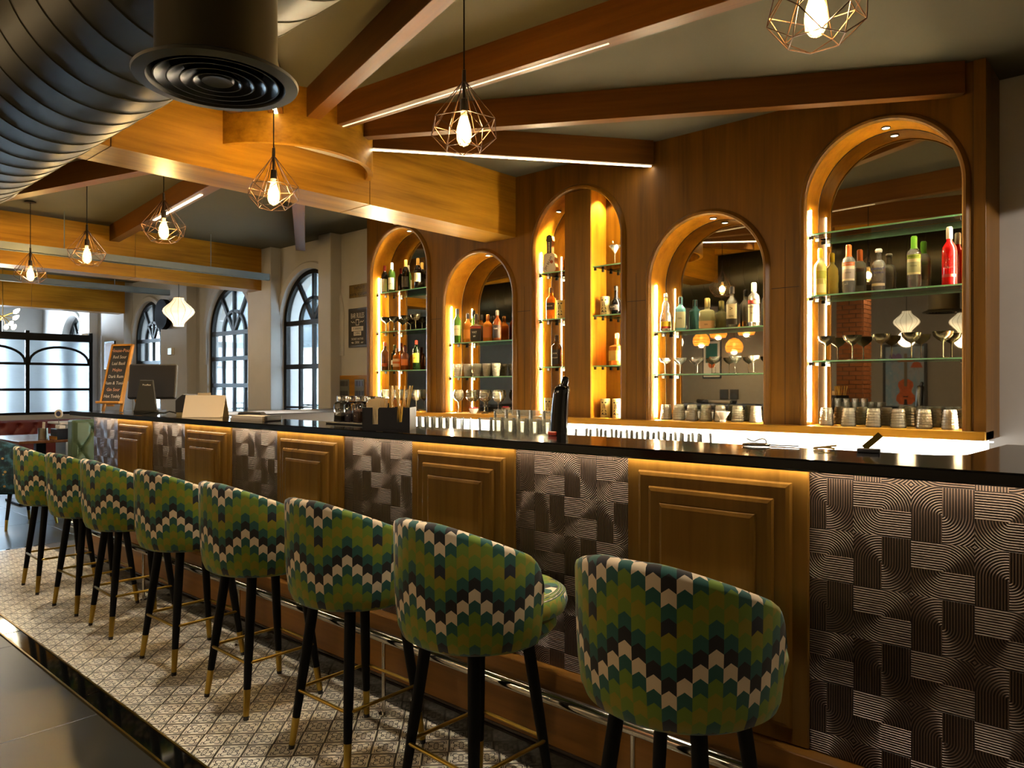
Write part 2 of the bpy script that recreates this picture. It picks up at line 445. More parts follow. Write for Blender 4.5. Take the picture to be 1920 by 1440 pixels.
tag(MB().box((XL, YF - .2, -.11), (XR, YF, ZC)).build('wall_front', P('wall_front_paint', '#8d867c', .85, nz=.04)), kind='structure')
tag(MB().box((XR, YF, -.11), (XR + .2, YB + .3, ZC)).build('wall_right', PLAST), kind='structure')
wl = MB()
for y0, y1, z0, z1 in ((YF, .7, -.11, ZC), (.7, 4.4, -.11, .6), (.7, 4.4, 2.75, ZC), (4.4, YB + .3, -.11, ZC)): wl.box((XL - .2, y0, z0), (XL, y1, z1))
wleft = tag(wl.build('wall_left', PLAST), kind='structure')
for y in (.73, 1.6, 2.5, 3.5, 4.37): MB().box((XL - .12, y - .03, .6), (XL - .06, y + .03, 2.75)).build('mullion', BLACKM, wleft)
ceil = tag(MB().box((XL - .2, YF - .2, ZC), (XR + .2, YB + .3, ZC + .2)).build('ceiling', CEIL), kind='structure')

# windows: frame, transoms, mullions, fan glazing bars and single panes
def window(n, cx, hw, zs, zp, y, trans):
    w = st('window_%d' % n)
    b = MB(); arch_sweep(b, cx, hw - .055, zs, zp, [(0, y - .03), (.055, y - .03), (.055, y + .03), (0, y + .03)])
    b.box((cx - hw, y - .03, zs), (cx + hw, y + .03, zs + .06)); b.build('window_frame', BLACKM, w, smooth=30)
    hi = hw - .05
    for z in [zp] + trans: MB().box((cx - hi, y - .028, z - .03), (cx + hi, y + .028, z + .03)).build('transom', BLACKM, w)
    zz = [zs + .06] + sorted(trans) + [zp]
    xs = [-hi, -hi / 2, 0, hi / 2, hi]
    for k in xs[1:4]: MB().box((cx + k - .02, y - .022, zs + .05), (cx + k + .02, y + .022, zp)).build('mullion', BLACKM, w)
    for a, c in zip(zz, zz[1:]):
        for d, e in zip(xs, xs[1:]): MB().box((cx + d, y - .003, a), (cx + e, y + .003, c)).build('pane', PANE, w)
    for a in (90, 55, 125):
        MB().bar((cx, y, zp), (cx + (hi + .01) * cos(radians(a)), y, zp + (hi + .01) * sin(radians(a))), .044, .044).build('fan_bar', BLACKM, w)
    b = MB(); arch_sweep(b, cx, hi / 2 - .02, zp, zp + .0, [(0, y - .022), (.04, y - .022), (.04, y + .022), (0, y + .022)], 16)
    b.build('inner_arch_bar', BLACKM, w, smooth=30)
    pts = arc_pts(cx, hi, zp, 24)
    for i0, i1 in ((0, 7), (7, 12), (12, 17), (17, 24)):
        MB().prism([(cx, zp)] + pts[i0:i1 + 1], y - .003, y + .003).build('fan_pane', PANE, w)
    return w
window(1, *WINS[0], 5.23, [1.75, 1.36, .95]); window(2, *WINS[1], 5.23, [1.75, 1.36, .95]); window(3, *WINS[2], 5.23, [1.60, 1.06, .55]); window(4, *WIN4, 5.3, [1.75, 1.36, .95])
# street outside
gnd = MB().box((-60, YB + .5, -.5), (30, 60, -.02)).build('ground', P('pale_paving', '#b9b7ae', .9, nz=.08, nscale=.6)); tag(gnd, kind='structure')
far = thing('street_building', 'pale blue grey street building seen beyond the arched windows', 'building', (-14, 13, 0))
MB().box((-16, 0, 3.0), (16, 6, 9)).build('upper_wall', P('outside_blue_grey', '#b9c6d2', .8), far)
MB().box((-16, 1.5, 0), (16, 6, 3.0)).build('shop_wall', P('outside_pale', '#cfd3cf', .8), far)
for i in range(9):
    MB().box((-15.4 + i * 3.6, 1.42, .4), (-13.6 + i * 3.6, 1.5, 2.5)).build('shop_window', P('outside_glass', '#9fb8b2', .3), far)
for i in range(3): MB().box((-16, -.05, 3.3 + i * 1.6), (16, 0, 3.55 + i * 1.6)).build('red_band', P('outside_red_band', '#9c4a40', .7), far)
por = thing('porch_canopy', 'pale blue porch canopy above the windows outside', 'canopy', (-11, 5.5, 0))
MB().box((-6, .1, 2.95), (5, 2.6, 3.05)).build('canopy_slab', P('canopy_blue', '#cfdbe4', .8), por)
MB().box((-6, 2.52, 2.1), (5, 2.6, 2.95)).build('canopy_valance', P('canopy_blue', '#cfdbe4', .8), por)
for x_ in (-5.9, -.5, 4.9): MB().box((x_ - .05, 2.52, -.02), (x_ + .05, 2.6, 2.95)).build('canopy_post', P('canopy_blue', '#cfdbe4', .8), por)
rl = thing('porch_railing', 'dark wrought iron railing outside the arched windows', 'railing', (-10.5, 7.2, 0))
for z in (1.02, .92, .15): MB().box((-4.6, -.015, z - .015), (4.6, .015, z + .015)).build('rail', BLACKM, rl)
bm_ = MB().box((-.008, -.008, -.02), (.008, .008, 1.0)).mesh('baluster'); bm_.materials.append(BLACKM)
for i in range(62): link('baluster', bm_, None, rl, (-4.55 + i * .149, 0, 0))
rg = MB().tube([(.06 * cos(a * pi / 6), 0, .06 * sin(a * pi / 6)) for a in range(12)], .007, 5, True).mesh('scroll_ring'); rg.materials.append(BLACKM)
for i in range(40): link('scroll_ring', rg, None, rl, (-4.4 + i * .224, 0, .83))

# ------------------------------------------------------------------ ceiling beams
XH = -4.234
hb = tag(MB().box((XH - .36, 3.205, 2.632), (XH, 4.75, ZC)).build('ceiling_beam', WY), 'deep teak header beam running from the round drum to the bar niches', 'beam', kind='structure')
MB().box((XH - .36, 1.50, 2.632), (XH, 3.198, ZC)).build('beam_panel', WY, hb)
MB().box((XH - .36, 1.42, 2.632), (XH, 1.494, ZC)).build('beam_panel', WY, hb)
for i, X in enumerate((-8.93, -13.5)):
    b = tag(MB().box((X - .30, 1.42, 2.605), (X, [1.9, 2.4][i], ZC)).build('ceiling_beam', WY), ['teak cross beam landing on the pilaster between the second and third window', 'farthest teak cross beam in front of the frosted partition'][i], 'beam', kind='structure')
    for y0, y1 in (([1.905, 3.42], [3.425, 5.0])[0:2] if i == 0 else ([2.405, 3.6], [3.605, 5.0])): MB().box((X - .30, y0, 2.605), (X, y1, ZC)).build('beam_panel', WY, b)
b = tag(MB().box((.42, 1.42, 2.632), (.78, YB, ZC)).build('ceiling_beam', WY), 'teak cross beam beyond the right edge of the view', 'beam', kind='structure')
# half round drum on the header, both sides
for sgn, xc, nm in ((1, -4.444, 'round teak drum bulging from the header beam above the bar'), (-1, -4.384, 'round teak drum on the window side of the header beam')):
    R, Rt = .579, .035; xf = XH if sgn > 0 else XH - .36; a0 = math.acos(abs(xf - xc) / R)
    n = 40; o = []; fs = []
    for i in range(n + 1):
        a = -a0 + 2 * a0 * i / n
        for r, z in ((R, 2.797), (R, ZC), (R - Rt, ZC), (R - Rt, 2.797)): o.append((xc + sgn * r * cos(a), 2.66 + r * sin(a), z))
    for i in range(n):
        for k in range(4): fs.append((i * 4 + k, i * 4 + (k + 1) % 4, i * 4 + 4 + (k + 1) % 4, i * 4 + 4 + k))
    d = MB().add(o, fs).build('ceiling_drum', WY, smooth=40); tag(d, nm, 'drum', kind='structure')
    MB().prism([(xf, 2.66 - .53)] + [(xc + sgn * (R - Rt) * cos(-a0 + 2 * a0 * i / 24), 2.66 + (R - Rt) * sin(-a0 + 2 * a0 * i / 24)) for i in range(25)] + [(xf, 2.66 + .53)], 2.90, 2.91, 'xy').build('drum_soffit', WHITE, d)
# rafters radiating from the drums
def rafter(c, ang, r1, led, label, r0=.56, w=.085, zb=2.972):
    a = radians(ang); d = Vector((cos(a), sin(a), 0)); L = r1 - r0; p = Vector((c[0], c[1], 0)) + d * r0
    o = MB().box((0, -w / 2, zb), (L, w / 2, ZC)).build('ceiling_rafter', WDK, None, .002, loc=p, rot=(0, 0, a))
    tag(o, label, 'beam', 'rafters fanning out from the drums', 'structure')
    if led:
        l0, l1, m = led; hw_ = .004 if m is LEDDIM else .011; MB().box((l0, -hw_, zb - .004), (l1, hw_, zb + .001)).build('led_strip', m, o)
    return o
CR, CL = (-4.444, 2.66), (-4.384, 2.70)
BEAML = E_('led_rafter', (1, .80, .5), 12.0)
rafter(CR, -36, 2.0, (.02, 1.4, BEAML), 'rafter with a glowing strip mostly hidden behind the round diffuser')
rafter(CR, -14.2, 4.7, None, 'rafter running up to the top edge left of the middle lamp')
rafter(CR, 5.6, 7.2, (.02, 1.9, LEDDIM), 'rafter with a thin dim light line crossing behind the middle lamp')
rafter(CR, 30.3, 4.12, None, 'long rafter landing beside the largest niche', w=.075)
rafter(CR, 53.0, 2.60, (.0, 2.02, BEAML), 'rafter with a bright light strip landing above the bar niches', .575)
rafter(CR, -60, 1.36, None, 'short rafter on the bar side hidden above the duct')
rafter(CL, 125, 2.5, (1.2, 1.75, BEAML), 'short rafter ending over the leftmost niche', w=.075)
rafter(CL, 147.5, 4.05, None, 'pale rafter ending above the third arched window', w=.11)
rafter(CL, 174, 4.5, (1.2, 2.5, BEAML), 'rafter with a light strip between the header and the next cross beam', w=.10)
rafter(CL, 195.5, 4.4, None, 'rafter behind the three farthest cage lamps', w=.10)
rafter(CL, 220, 1.85, None, 'short rafter on the window side hidden above the duct')

tag(MB().box((-13.9, 1.42, 2.972), (1.6, 1.50, ZC)).build('ceiling_trimmer', WX), 'long trimmer beam behind the air duct', 'beam', kind='structure')
# ------------------------------------------------------------------ suspended steel channels
for X, ye, lab in ((-8.5, 4.86, 'grey steel channel hung beside the nearer cross beam'), (-11.0, 4.69, 'grey steel channel ending beside the glowing lantern')):
    t = thing('steel_channel', lab, 'channel', (X, 0, 2.72))
    b = MB().box((-.03, 1.46, -.04), (.03, ye, -.034)); b.box((-.03, 1.46, -.04), (-.026, ye, .04)); b.box((.026, 1.46, -.04), (.03, ye, .04)); b.build('channel', GREYSTEEL, t)
    for y in (ye - .75, ye - 2.3): MB().tube([(0, y, -.04), (0, y, .43)], .005, 6).build('hanger_rod', GREYSTEEL, t)

# ------------------------------------------------------------------ spiral duct with round diffuser
du = thing('air_duct', 'large galvanised spiral air duct running overhead', 'duct', (0, 1.03, 2.755))
prof = []; xx = -16.5; R = .365
while xx < 2.5:
    prof += [(R, xx), (R, xx + .157), (R + .0035, xx + .160), (R + .0035, xx + .166), (R, xx + .168)]; xx += .18
b = MB().lathe(prof, 64); b.v = [(z, x, y) for x, y, z in b.v]; b.build('spiral_pipe', DUCTM, du, smooth=14)
for X in (-5.2, -9.6, -14.0): 
    b = MB().tube([(X, .37 * cos(a * pi / 12), .37 * sin(a * pi / 12)) for a in range(24)], .008, 5, True); b.build('duct_strap', STEEL, du)
df = thing('air_diffuser', 'round black ceiling diffuser on a short duct neck', 'diffuser', (-1.866, .92, 2.140)); df.scale = (.91, .91, .91)
DIFM = P('diffuser_dark_metal', '#16140f', .3, .5); NECK = P('diffuser_neck_metal', '#4e4632', .5, .6)
MB().lathe([(.172, .030), (.166, .055), (.165, .268)], 64).build('neck', NECK, df, smooth=40)
MB().lathe([(.188, .0), (.222, .004), (.225, .011), (.206, .022), (.175, .035), (.168, .035), (.176, .022), (.188, .0)], 64).build('flange', P('diffuser_flange', '#3d392c', .42, .5), df, smooth=50)
for r in (.166, .132, .098, .064): MB().lathe([(r, .003), (r + .004, .003), (r - .002, .014), (r - .036, .044), (r - .040, .044), (r - .011, .012), (r, .003)], 64).build('diffuser_ring', DIFM, df, smooth=60)
MB().lathe([(0, .010), (.042, .006), (.048, .012), (.026, .040), (0, .044)], 48).build('diffuser_core', DIFM, df, smooth=50)
MB().lathe([(0, .06), (.165, .06)], 32).build('damper_plate', P('void_black', '#050505', .9), df)

# ================================================================== THE BAR
DC, DP, ZT, ZU = 1.95, 2.06, 1.158, 1.125
bar = thing('bar_counter', 'long bar front of embossed bronze and stepped wooden panels', 'bar', (0, 0, 0))
MB().box((-6.149, DP + .004, 0), (1.5, 2.30, ZU)).build('carcass', P('bar_carcass_dark', '#1a130d', .7), bar)
MB().box((-6.20, 2.005, .095), (1.5, DP + .004, .352)).build('kick_face', wood('teak_kick', 'x', '#5a3a14', '#79501d'), bar, .003)
MB().box((-6.20, 1.985, 0), (1.5, DP, .088)).build('plinth', P('dark_marble_plinth', '#17120e', .12, nz=.5, nscale=9), bar, .004)
MB().box((-6.20, 1.995, .088), (1.5, DP, .098)).build('plinth_cap', P('plinth_cap_metal', '#3b3027', .25, .5), bar, .003)
GW, PW = .496, .584; x = -6.149; ZB = .354
for i in range(8):
    MB().box((x, DP - .006, ZB), (min(x + GW, 1.5), DP + .004, ZU - .001)).build('embossed_panel', RELIEF, bar)
    x += GW
    if x > 1.2: break
    p = MB().box((x, DP - .016, ZB), (x + PW, DP + .004, ZU - .001)).build('wooden_panel', WPAN, bar, .003)
    for k, (o, y0, y1) in enumerate(((.044, .016, .030), (.090, .030, .044), (.136, .044, .056))):
        X0, X1, Z0, Z1 = x + o, x + PW - o, ZB + o, ZU - o; e = .014
        b = MB().add([(X0, DP - y0, Z0), (X1, DP - y0, Z0), (X1, DP - y0, Z1), (X0, DP - y0, Z1),
                      (X0 + .004, DP - y1 + .004, Z0 + .004), (X1 - .004, DP - y1 + .004, Z0 + .004), (X1 - .004, DP - y1 + .004, Z1 - .004), (X0 + .004, DP - y1 + .004, Z1 - .004),
                      (X0 + e, DP - y1, Z0 + e), (X1 - e, DP - y1, Z0 + e), (X1 - e, DP - y1, Z1 - e), (X0 + e, DP - y1, Z1 - e)],
                     [(0, 1, 5, 4), (1, 2, 6, 5), (2, 3, 7, 6), (3, 0, 4, 7), (4, 5, 9, 8), (5, 6, 10, 9), (6, 7, 11, 10), (7, 4, 8, 11), (8, 9, 10, 11)])
        b.build('raised_field', WPAN, p)
    x += PW
MB().box((-6.13, 2.026, ZU - .004), (1.5, 2.036, ZU - .0005)).build('led_strip', LEDU, bar)
MB().box((-5.9, 2.302, 1.06), (-.56, 2.78, 1.085)).build('service_shelf', P('brushed_stainless', '#9b9689', .3, 1.), bar, .003)
MB().box((-5.9, 2.74, 0), (-.56, 2.78, 1.06)).build('service_front', P('brushed_stainless', '#9b9689', .3, 1.), bar)
ct = [(-6.36, DC), (1.5, DC), (1.5, 2.90), (-.42, 2.90)] + [(-.44 - .10 * (1 - cos(a * pi / 16)), 2.42 - .10 * sin(a * pi / 16) + .0) for a in range(9)] + [(-6.36, 2.32)]
top = MB().prism(ct, ZU, ZT, 'xy').build('bar_countertop', GRAN, None, .005, seg=2)
tag(top, 'polished black granite countertop along the whole bar', 'countertop')
rt = thing('return_counter', 'dark return counter closing the bar below the bar rules poster', 'counter', (-6.15, 0, 0))
MB().box((-.19, 2.33, 1.105), (.22, 4.20, 1.138)).build('return_top', GRAN, rt, .003)
MB().box((-.17, 2.33, 0), (.12, 3.1, 1.105)).build('cabinet', BLACKP, rt); MB().box((-.17, 3.15, .75), (.10, 4.20, 1.105)).build('back_panel', P('dark_bar_panel', '#1d1814', .5), rt)
# foot rail
fr = thing('foot_rail', 'polished chrome foot rail along the bar base', 'rail', (0, 1.90, .318))
MB().tube([(-6.2, .06, 0), (-6.22, .02, 0), (-6.2, 0, 0), (-6.1, 0, 0), (1.5, 0, 0)], .0215, 20).build('tube', CHROME, fr, smooth=60)
for X in (-6.05, -4.83, -3.62, -2.42, -1.22, -.02, 1.2):
    MB().tube([(X, 0, -.018), (X, 0, -.318)], .008, 10).build('post', CHROME, fr, smooth=60)
    MB().lathe([(0, -.31), (.022, -.31), (.022, -.318), (0, -.318)], 16, (X, 0, 0)).build('foot_plate', CHROME, fr)

# ================================================================== BAR STOOLS
def shell_mesh(zt0=.953, zt1=.825, zb=.562, R=.264, uvs=(.0345, .0325), sh=0, ph=96):
    n = 56; o = []; uv = []; fs = []; k = 0
    for i in range(n + 1):
        f = radians(-ph + 2 * ph * i / n); t = min(1, max(0, (abs(f) - radians(15)) / radians(85))); t = t ** 1.4
        zt = zt0 + (zt1 - zt0) * t
        e = max(0, (abs(f) - radians(ph - 14)) / radians(14)); zt -= .075 * (1 - sqrt(max(0, 1 - e * e)))
        s_ = R / .264
        pr = [(.12, zb + .002), (.18, zb), (.215, zb + .005), (.238, zb + .020), (.250, zb + .05), (.257, zb + .11), (.262, zb + .2), (.264, zt - .018),
              (.261, zt - .006), (.250, zt), (.236, zt), (.223, zt - .008), (.218, zt - .024), (.212, zb + .19), (.206, zb + .12)]
        m = len(pr); L = 0; last = None
        for r, z in pr:
            r *= s_
            if last: L += sqrt((r - last[0]) ** 2 + (z - last[1]) ** 2)
            last = (r, z)
            o.append((r * sin(f), -r * cos(f), z)); uv.append((f * R / uvs[0] + .5 + 60 + sh, (zb - .07 + L) / uvs[1] + 70))
    for i in range(n):
        for j in range(m - 1): fs.append((i * m + j, (i + 1) * m + j, (i + 1) * m + j + 1, i * m + j + 1))
    fs.append(tuple(range(m))); fs.append(tuple(n * m + j for j in range(m))[::-1])
    b = MB().add(o, fs); b.uv = uv; return b.mesh('backrest_shell', smooth=55)
def cushion_mesh(R, z0, z1, uvs=(.0345, .0325)):
    pr = [(0, z0), (R * .8, z0), (R * .97, z0 + (z1 - z0) * .2), (R, z0 + (z1 - z0) * .5), (R * .97, z0 + (z1 - z0) * .8), (R * .86, z1 - .003), (R * .6, z1 + .004), (0, z1 + .008)]
    b = MB().lathe(pr, 40); b.uv = [(atan2(y, x) * R / uvs[0] + 60 if sqrt(x*x+y*y) > R * .9 else x / uvs[0] + 60.5, (z if sqrt(x*x+y*y) > R * .9 else y) / uvs[1] + 70) for x, y, z in b.v]
    return b.mesh('seat', smooth=60)
LEGB = P('black_painted_wood', '#020202', .6, spec=.15)
def make_stool():
    t = thing('bar_stool', 'x', 'bar stool')
    link('backrest', shell_mesh(), CHEV, t)
    link('seat', cushion_mesh(.228, .615, .705), CHEV, t, (0, .095, 0))
    b = MB().lathe([(0, .566), (.19, .566), (.212, .59), (.212, .62), (0, .62)], 36); b.uv = [(x / .0345 + 60, (y + z) / .0325 + 70) for x, y, z in b.v]
    link('seat_pan', b.mesh('seat_pan', smooth=40), CHEV, t, (0, .065, 0))
    for sx in (-1, 1):
        for sy in (-1, 1):
            P_ = lambda z: (sx * (.170 - .062 * z / .56), sy * (.175 - .060 * z / .56), z)
            lg = MB().tube([P_(.59), P_(.30), P_(.118)], [.0205, .0185, .0145], 12).build('leg', LEGB, t, smooth=50)
            MB().tube([P_(.118), P_(.016)], [.0148, .0118], 12).build('ferrule', BRASS, lg, smooth=50)
            MB().tube([P_(.016), P_(.0)], [.0115, .011], 12).build('foot_pad', BLACKP, lg, smooth=50)
    q = .158; c = .03; rp = []
    for sx, sy in ((1, 1), (-1, 1), (-1, -1), (1, -1)):
        for a in range(5):
            an = atan2(sy, sx) - pi / 4 + a * pi / 8
            rp.append((sx * (q - c) + c * cos(an), sy * (q + .004 - c) + c * sin(an), .222))
    MB().tube(rp, .0068, 8, True).build('footrest', BRASS, t, smooth=60)
    return t
stool = make_stool()
SL = ['nearest bar stool, in front of the rightmost wooden panel', 'second bar stool from the near end, its seat showing past its arm', 'third bar stool counting from the near end of the row',
      'fourth bar stool counting from the near end of the row', 'fifth bar stool counting from the near end of the row', 'third bar stool counting from the far end of the row',
      'second bar stool from the far end, partly hidden by its neighbour', 'farthest bar stool, beside the blue patterned armchair']
for i, (X, rz) in enumerate(((-.935, .03), (-1.655, -.03), (-2.285, .02), (-2.965, 0), (-3.65, .03), (-4.38, -.04), (-4.97, .05), (-5.64, -.03))):
    L = 'green chevron ' + SL[i]
    o = stool if i == 0 else dup(stool)
    o.location = (X, 1.672, 0); o.rotation_euler = (0, 0, rz); o['label'] = L; o['group'] = 'green chevron bar stools along the bar'

# ================================================================== BACK BAR
YW, YM = 4.75, 4.972
NI = [(-5.80, 2.495), (-4.69, 2.115), (-3.58, 2.495), (-2.46, 2.115), (-1.32, 2.495)]
HW, ZS = .437, 1.10
bb = thing('back_bar', 'tall teak back bar wall with five arched lit niches', 'back bar')
b = MB(); arched_wall(b, YW, -6.33, -.775, 1.05, ZC, [(c, HW, ZS, z) for c, z in NI])
b.add([(-6.33, YW, 1.05), (-6.33, YB, 1.05), (-6.33, YB, ZC), (-6.33, YW, ZC)], [(0, 1, 2, 3)]); b.add([(-.775, YW, 1.05), (-.775, YB, 1.05), (-.775, YB, ZC), (-.775, YW, ZC)], [(0, 1, 2, 3)])
b.add([(-6.33, YB - .002, 1.05), (-.775, YB - .002, 1.05), (-.775, YB - .002, ZC), (-6.33, YB - .002, ZC)], [(0, 1, 2, 3)])
b.build('veneer_face', WZ, bb)
JOINT = P('joint_shadow_gap', '#1c0d04', .8)
for xs, z0, z1 in ((-.837, 1.1, ZC), (-5.245, 1.1, 2.2), (-1.89, 1.1, 2.3), (-3.02, 1.1, 2.2), (-4.135, 1.1, 2.2)): MB().box((xs - .0015, YW - .0006, z0), (xs + .0015, YW + .004, z1)).build('veneer_joint', JOINT, bb)
for x0, x1 in ((-5.32, -5.18), (-4.21, -4.06), (-3.10, -2.94), (-1.98, -1.80), (-.86, -.776)): MB().box((x0, YW - .0006, 1.988), (x1, YW + .004, 1.992)).build('veneer_joint', JOINT, bb)
MB().box((-.835, YW - .012, 1.05), (-.775, YW, ZC)).build('edge_post', WZ, bb, .002)
sill = MB().box((-6.33, YW - .055, 1.05), (-.775, YM, 1.10)).build('sill', WX, bb, .004)
for i, (c, zp) in enumerate(NI):
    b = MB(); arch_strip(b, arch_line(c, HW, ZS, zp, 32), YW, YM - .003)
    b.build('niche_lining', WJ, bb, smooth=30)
    b = MB(); arch_sweep(b, c, HW - .003, ZS, zp, [(0, YM - .003), (.01, YM - .003), (.01, YM), (0, YM)], 36); b.build('mirror_gasket', P('joint_shadow_gap', '#1c0d04', .8), bb, smooth=40)
    b = MB(); arch_sweep(b, c, HW - .006, ZS, zp, [(0, YW + .002), (0, YW - .016), (.008, YW - .028), (.022, YW - .032), (.030, YW - .022), (.040, YW - .014), (.044, YW + .002)], 36)
    b.build('arch_trim', WZ, bb, smooth=40)
    b = MB(); pl = arch_line(c, HW, ZS, zp, 32); b.prism(pl, YM, YM + .006); b.build('mirror', MIRROR, bb)
    for s_ in (-1, 1):
        for y in (YW + .085,):
            xw = c + s_ * (HW - .001); MB().box((min(xw, xw - s_ * .004), y - .004, ZS + .02), (max(xw, xw - s_ * .004), y + .004, zp - .01)).build('led_strip', LED, bb)
    for y in (YW + .13,):
        if i == 2:
            lx = -3.87; zl = zp + sqrt(HW ** 2 - (lx - c) ** 2)
        else: lx, zl = c, zp + HW
        d = MB().lathe([(0, -.004), (.022, -.004), (.022, -.008), (.027, -.008), (.027, .004), (0, .004)], 20).build('downlight', P('downlight_rim', '#2c2117', .4), bb, loc=(lx, y, zl))
        MB().lathe([(0, -.007), (.021, -.007), (.021, -.004), (0, -.004)], 20).build('lens', SPOTE, d)
        if y < YW + .2: lamp('SPOT', 'niche_spot', (0, 0, -.03), 60, LEDC, d, .02, (0, 0, 0), spot_size=radians(100), spot_blend=.6)
# central pier of the third niche
pier = MB().box((-3.70, YW + .002, ZS), (-3.445, YW + .016, 2.495 + .42)).build('niche_pier', WZ, bb)
MB().box((-3.699, YW + .017, ZS), (-3.446, YM - .001, 2.495 + .42)).build('pier_return', WJ, pier)
d = MB().lathe([(0, -.004), (.022, -.004), (.027, -.008), (.027, .004), (0, .004)], 20).build('downlight', P('downlight_rim', '#2c2117', .4), bb, loc=(-3.38, YW + .12, 2.495 + sqrt(HW**2 - .2**2)))
lamp('SPOT', 'niche_spot', (0, 0, -.02), 30, LEDC, d, .02, (0, 0, 0), spot_size=radians(120), spot_blend=.7)
# glass shelves with clips
clipm = MB().box((0, -.008, -.022), (.026, .008, 0)).mesh('clip', .002); clipm.materials.append(BLACKP)
SHZ = {0: (2.317, 1.912, 1.512), 1: (1.755, 1.438), 2: (2.30, 1.91, 1.512), 3: (1.755, 1.438), 4: (2.321, 1.928, 1.512)}
for i, (c, zp) in enumerate(NI):
    for z in SHZ[i]:
        segs = [(c - HW + .012, c + HW - .012)] if i != 2 else [(c - HW + .012, -3.702), (-3.443, c + HW - .012)]
        for a, e in segs:
            s_ = MB().box((a, YW + .036, z - .008), (e, YM - .006, z)).build('glass_shelf', SHELFG, bb)
            MB().box((a, YW + .030, z - .0085), (e, YW + .036, z + .0005)).build('polished_edge', SHELFE, s_)
            for y in (YW + .06, YW + .165):
                link('clip', clipm, None, bb, (a - .011, y, z - .0085)); link('clip', clipm, None, bb, (e + .011, y, z - .0085), (0, 0, pi))
# back counter, white splash panel whose own glow imitates the strip light on it
bc = thing('back_counter', 'white back counter under the lit strip below the niches', 'counter')
MB().box((-6.33, 4.30, 0), (-.775, 4.97, .90)).build('cabinet', P('back_cabinet', '#3b2a1a', .6), bc)
MB().box((-6.33, 4.24, .90), (-.775, 4.97, .93)).build('worktop', WHITEG, bc, .003)
MB().box((-6.33, 4.80, .93), (-.775, 4.82, 1.05)).build('splash_panel', E_('white_panel_glow', (1, .95, .85), 3.2), bc)
ls = MB().box((-6.3, YW - .03, 1.043), (-.74, YW - .015, 1.049)).build('led_strip', LEDW, bc)
lamp('AREA', 'sill_light', (-3.53, YW - .02, 1.04), 26, COOL, bc, (5.4, .03), (radians(12), 0, 0))

# ================================================================== CAGE PENDANTS
COPPER = P('copper_wire', '#4a3426', .4, .8); FIL = E_('bulb_filament', (1, .66, .28), 140.0)
AMBER = thin('amber_bulb_glass', (1.0, .82, .5), 1.0, diff=.22, dcol=(1, .72, .3))
def make_pendant():
    t = thing('cage_pendant', 'x', 'pendant lamp', (0, 0, 0))            # origin: apex of the cage
    MB().tube([(0, 0, .05), (0, 0, .50)], .0035, 8).build('cord', BLACKM, t)
    MB().lathe([(0, .488), (.05, .488), (.05, .497), (0, .5)], 24).build('ceiling_rose', BLACKM, t, smooth=40)
    MB().lathe([(0, .055), (.008, .05), (.009, 0), (.007, -.002), (.007, -.07), (.016, -.075), (.018, -.12), (.017, -.125), (0, -.125)], 20).build('socket', P('socket_black', '#17120c', .4), t, smooth=40)
    A = lambda r, z, k, off=0: (r * cos((k + off) * pi / 3), r * sin((k + off) * pi / 3), z)
    ap = (0, 0, .0); c = MB(); w = .0019
    for k in range(6):
        u, u2 = A(.143, -.172, k), A(.143, -.172, k + 1); v, v2 = A(.138, -.232, k, .5), A(.138, -.232, k + 1, .5); q, q2 = A(.082, -.286, k), A(.082, -.286, k + 1)
        for a, e in ((A(.009, 0, k), u), (A(.009, 0, k, .5), v), (u, u2), (u, v), (v, u2), (v, q), (v, q2), (q, q2)): c.tube([a, e], w, 5)
    c.build('wire_cage', COPPER, t)
    b = MB().lathe([(.013, -.122), (.014, -.135), (.020, -.16), (.030, -.195), (.0335, -.222), (.030, -.25), (.018, -.268), (0, -.275)], 24).build('bulb', AMBER, t, smooth=60)
    MB().lathe([(.0, -.165), (.0075, -.17), (.010, -.20), (.0085, -.235), (0, -.242)], 10).build('filament', FIL, b, smooth=60)
    return t
pend = make_pendant()
PL = ['cage lamp cropped by the top edge at the right', 'cage lamp hanging in the middle in front of the rafters', 'cage lamp hanging below the round teak drum', 'cage lamp in front of the lit far rafter',
      'second cage lamp from the left edge', 'leftmost and farthest cage lamp over the bar line']
for i, X in enumerate((-.784, -2.256, -3.795, -5.249, -6.745, -8.281)):
    o = pend if i == 0 else dup(pend)
    o.location = (X, 2.2, 2.645); o.rotation_euler = (0, 0, .35 * i); o['label'] = 'copper wire ' + PL[i]; o['group'] = 'cage lamps over the bar'
    lamp('POINT', 'bulb_light', (0, 0, -.205), 15, WARM, o, .03)

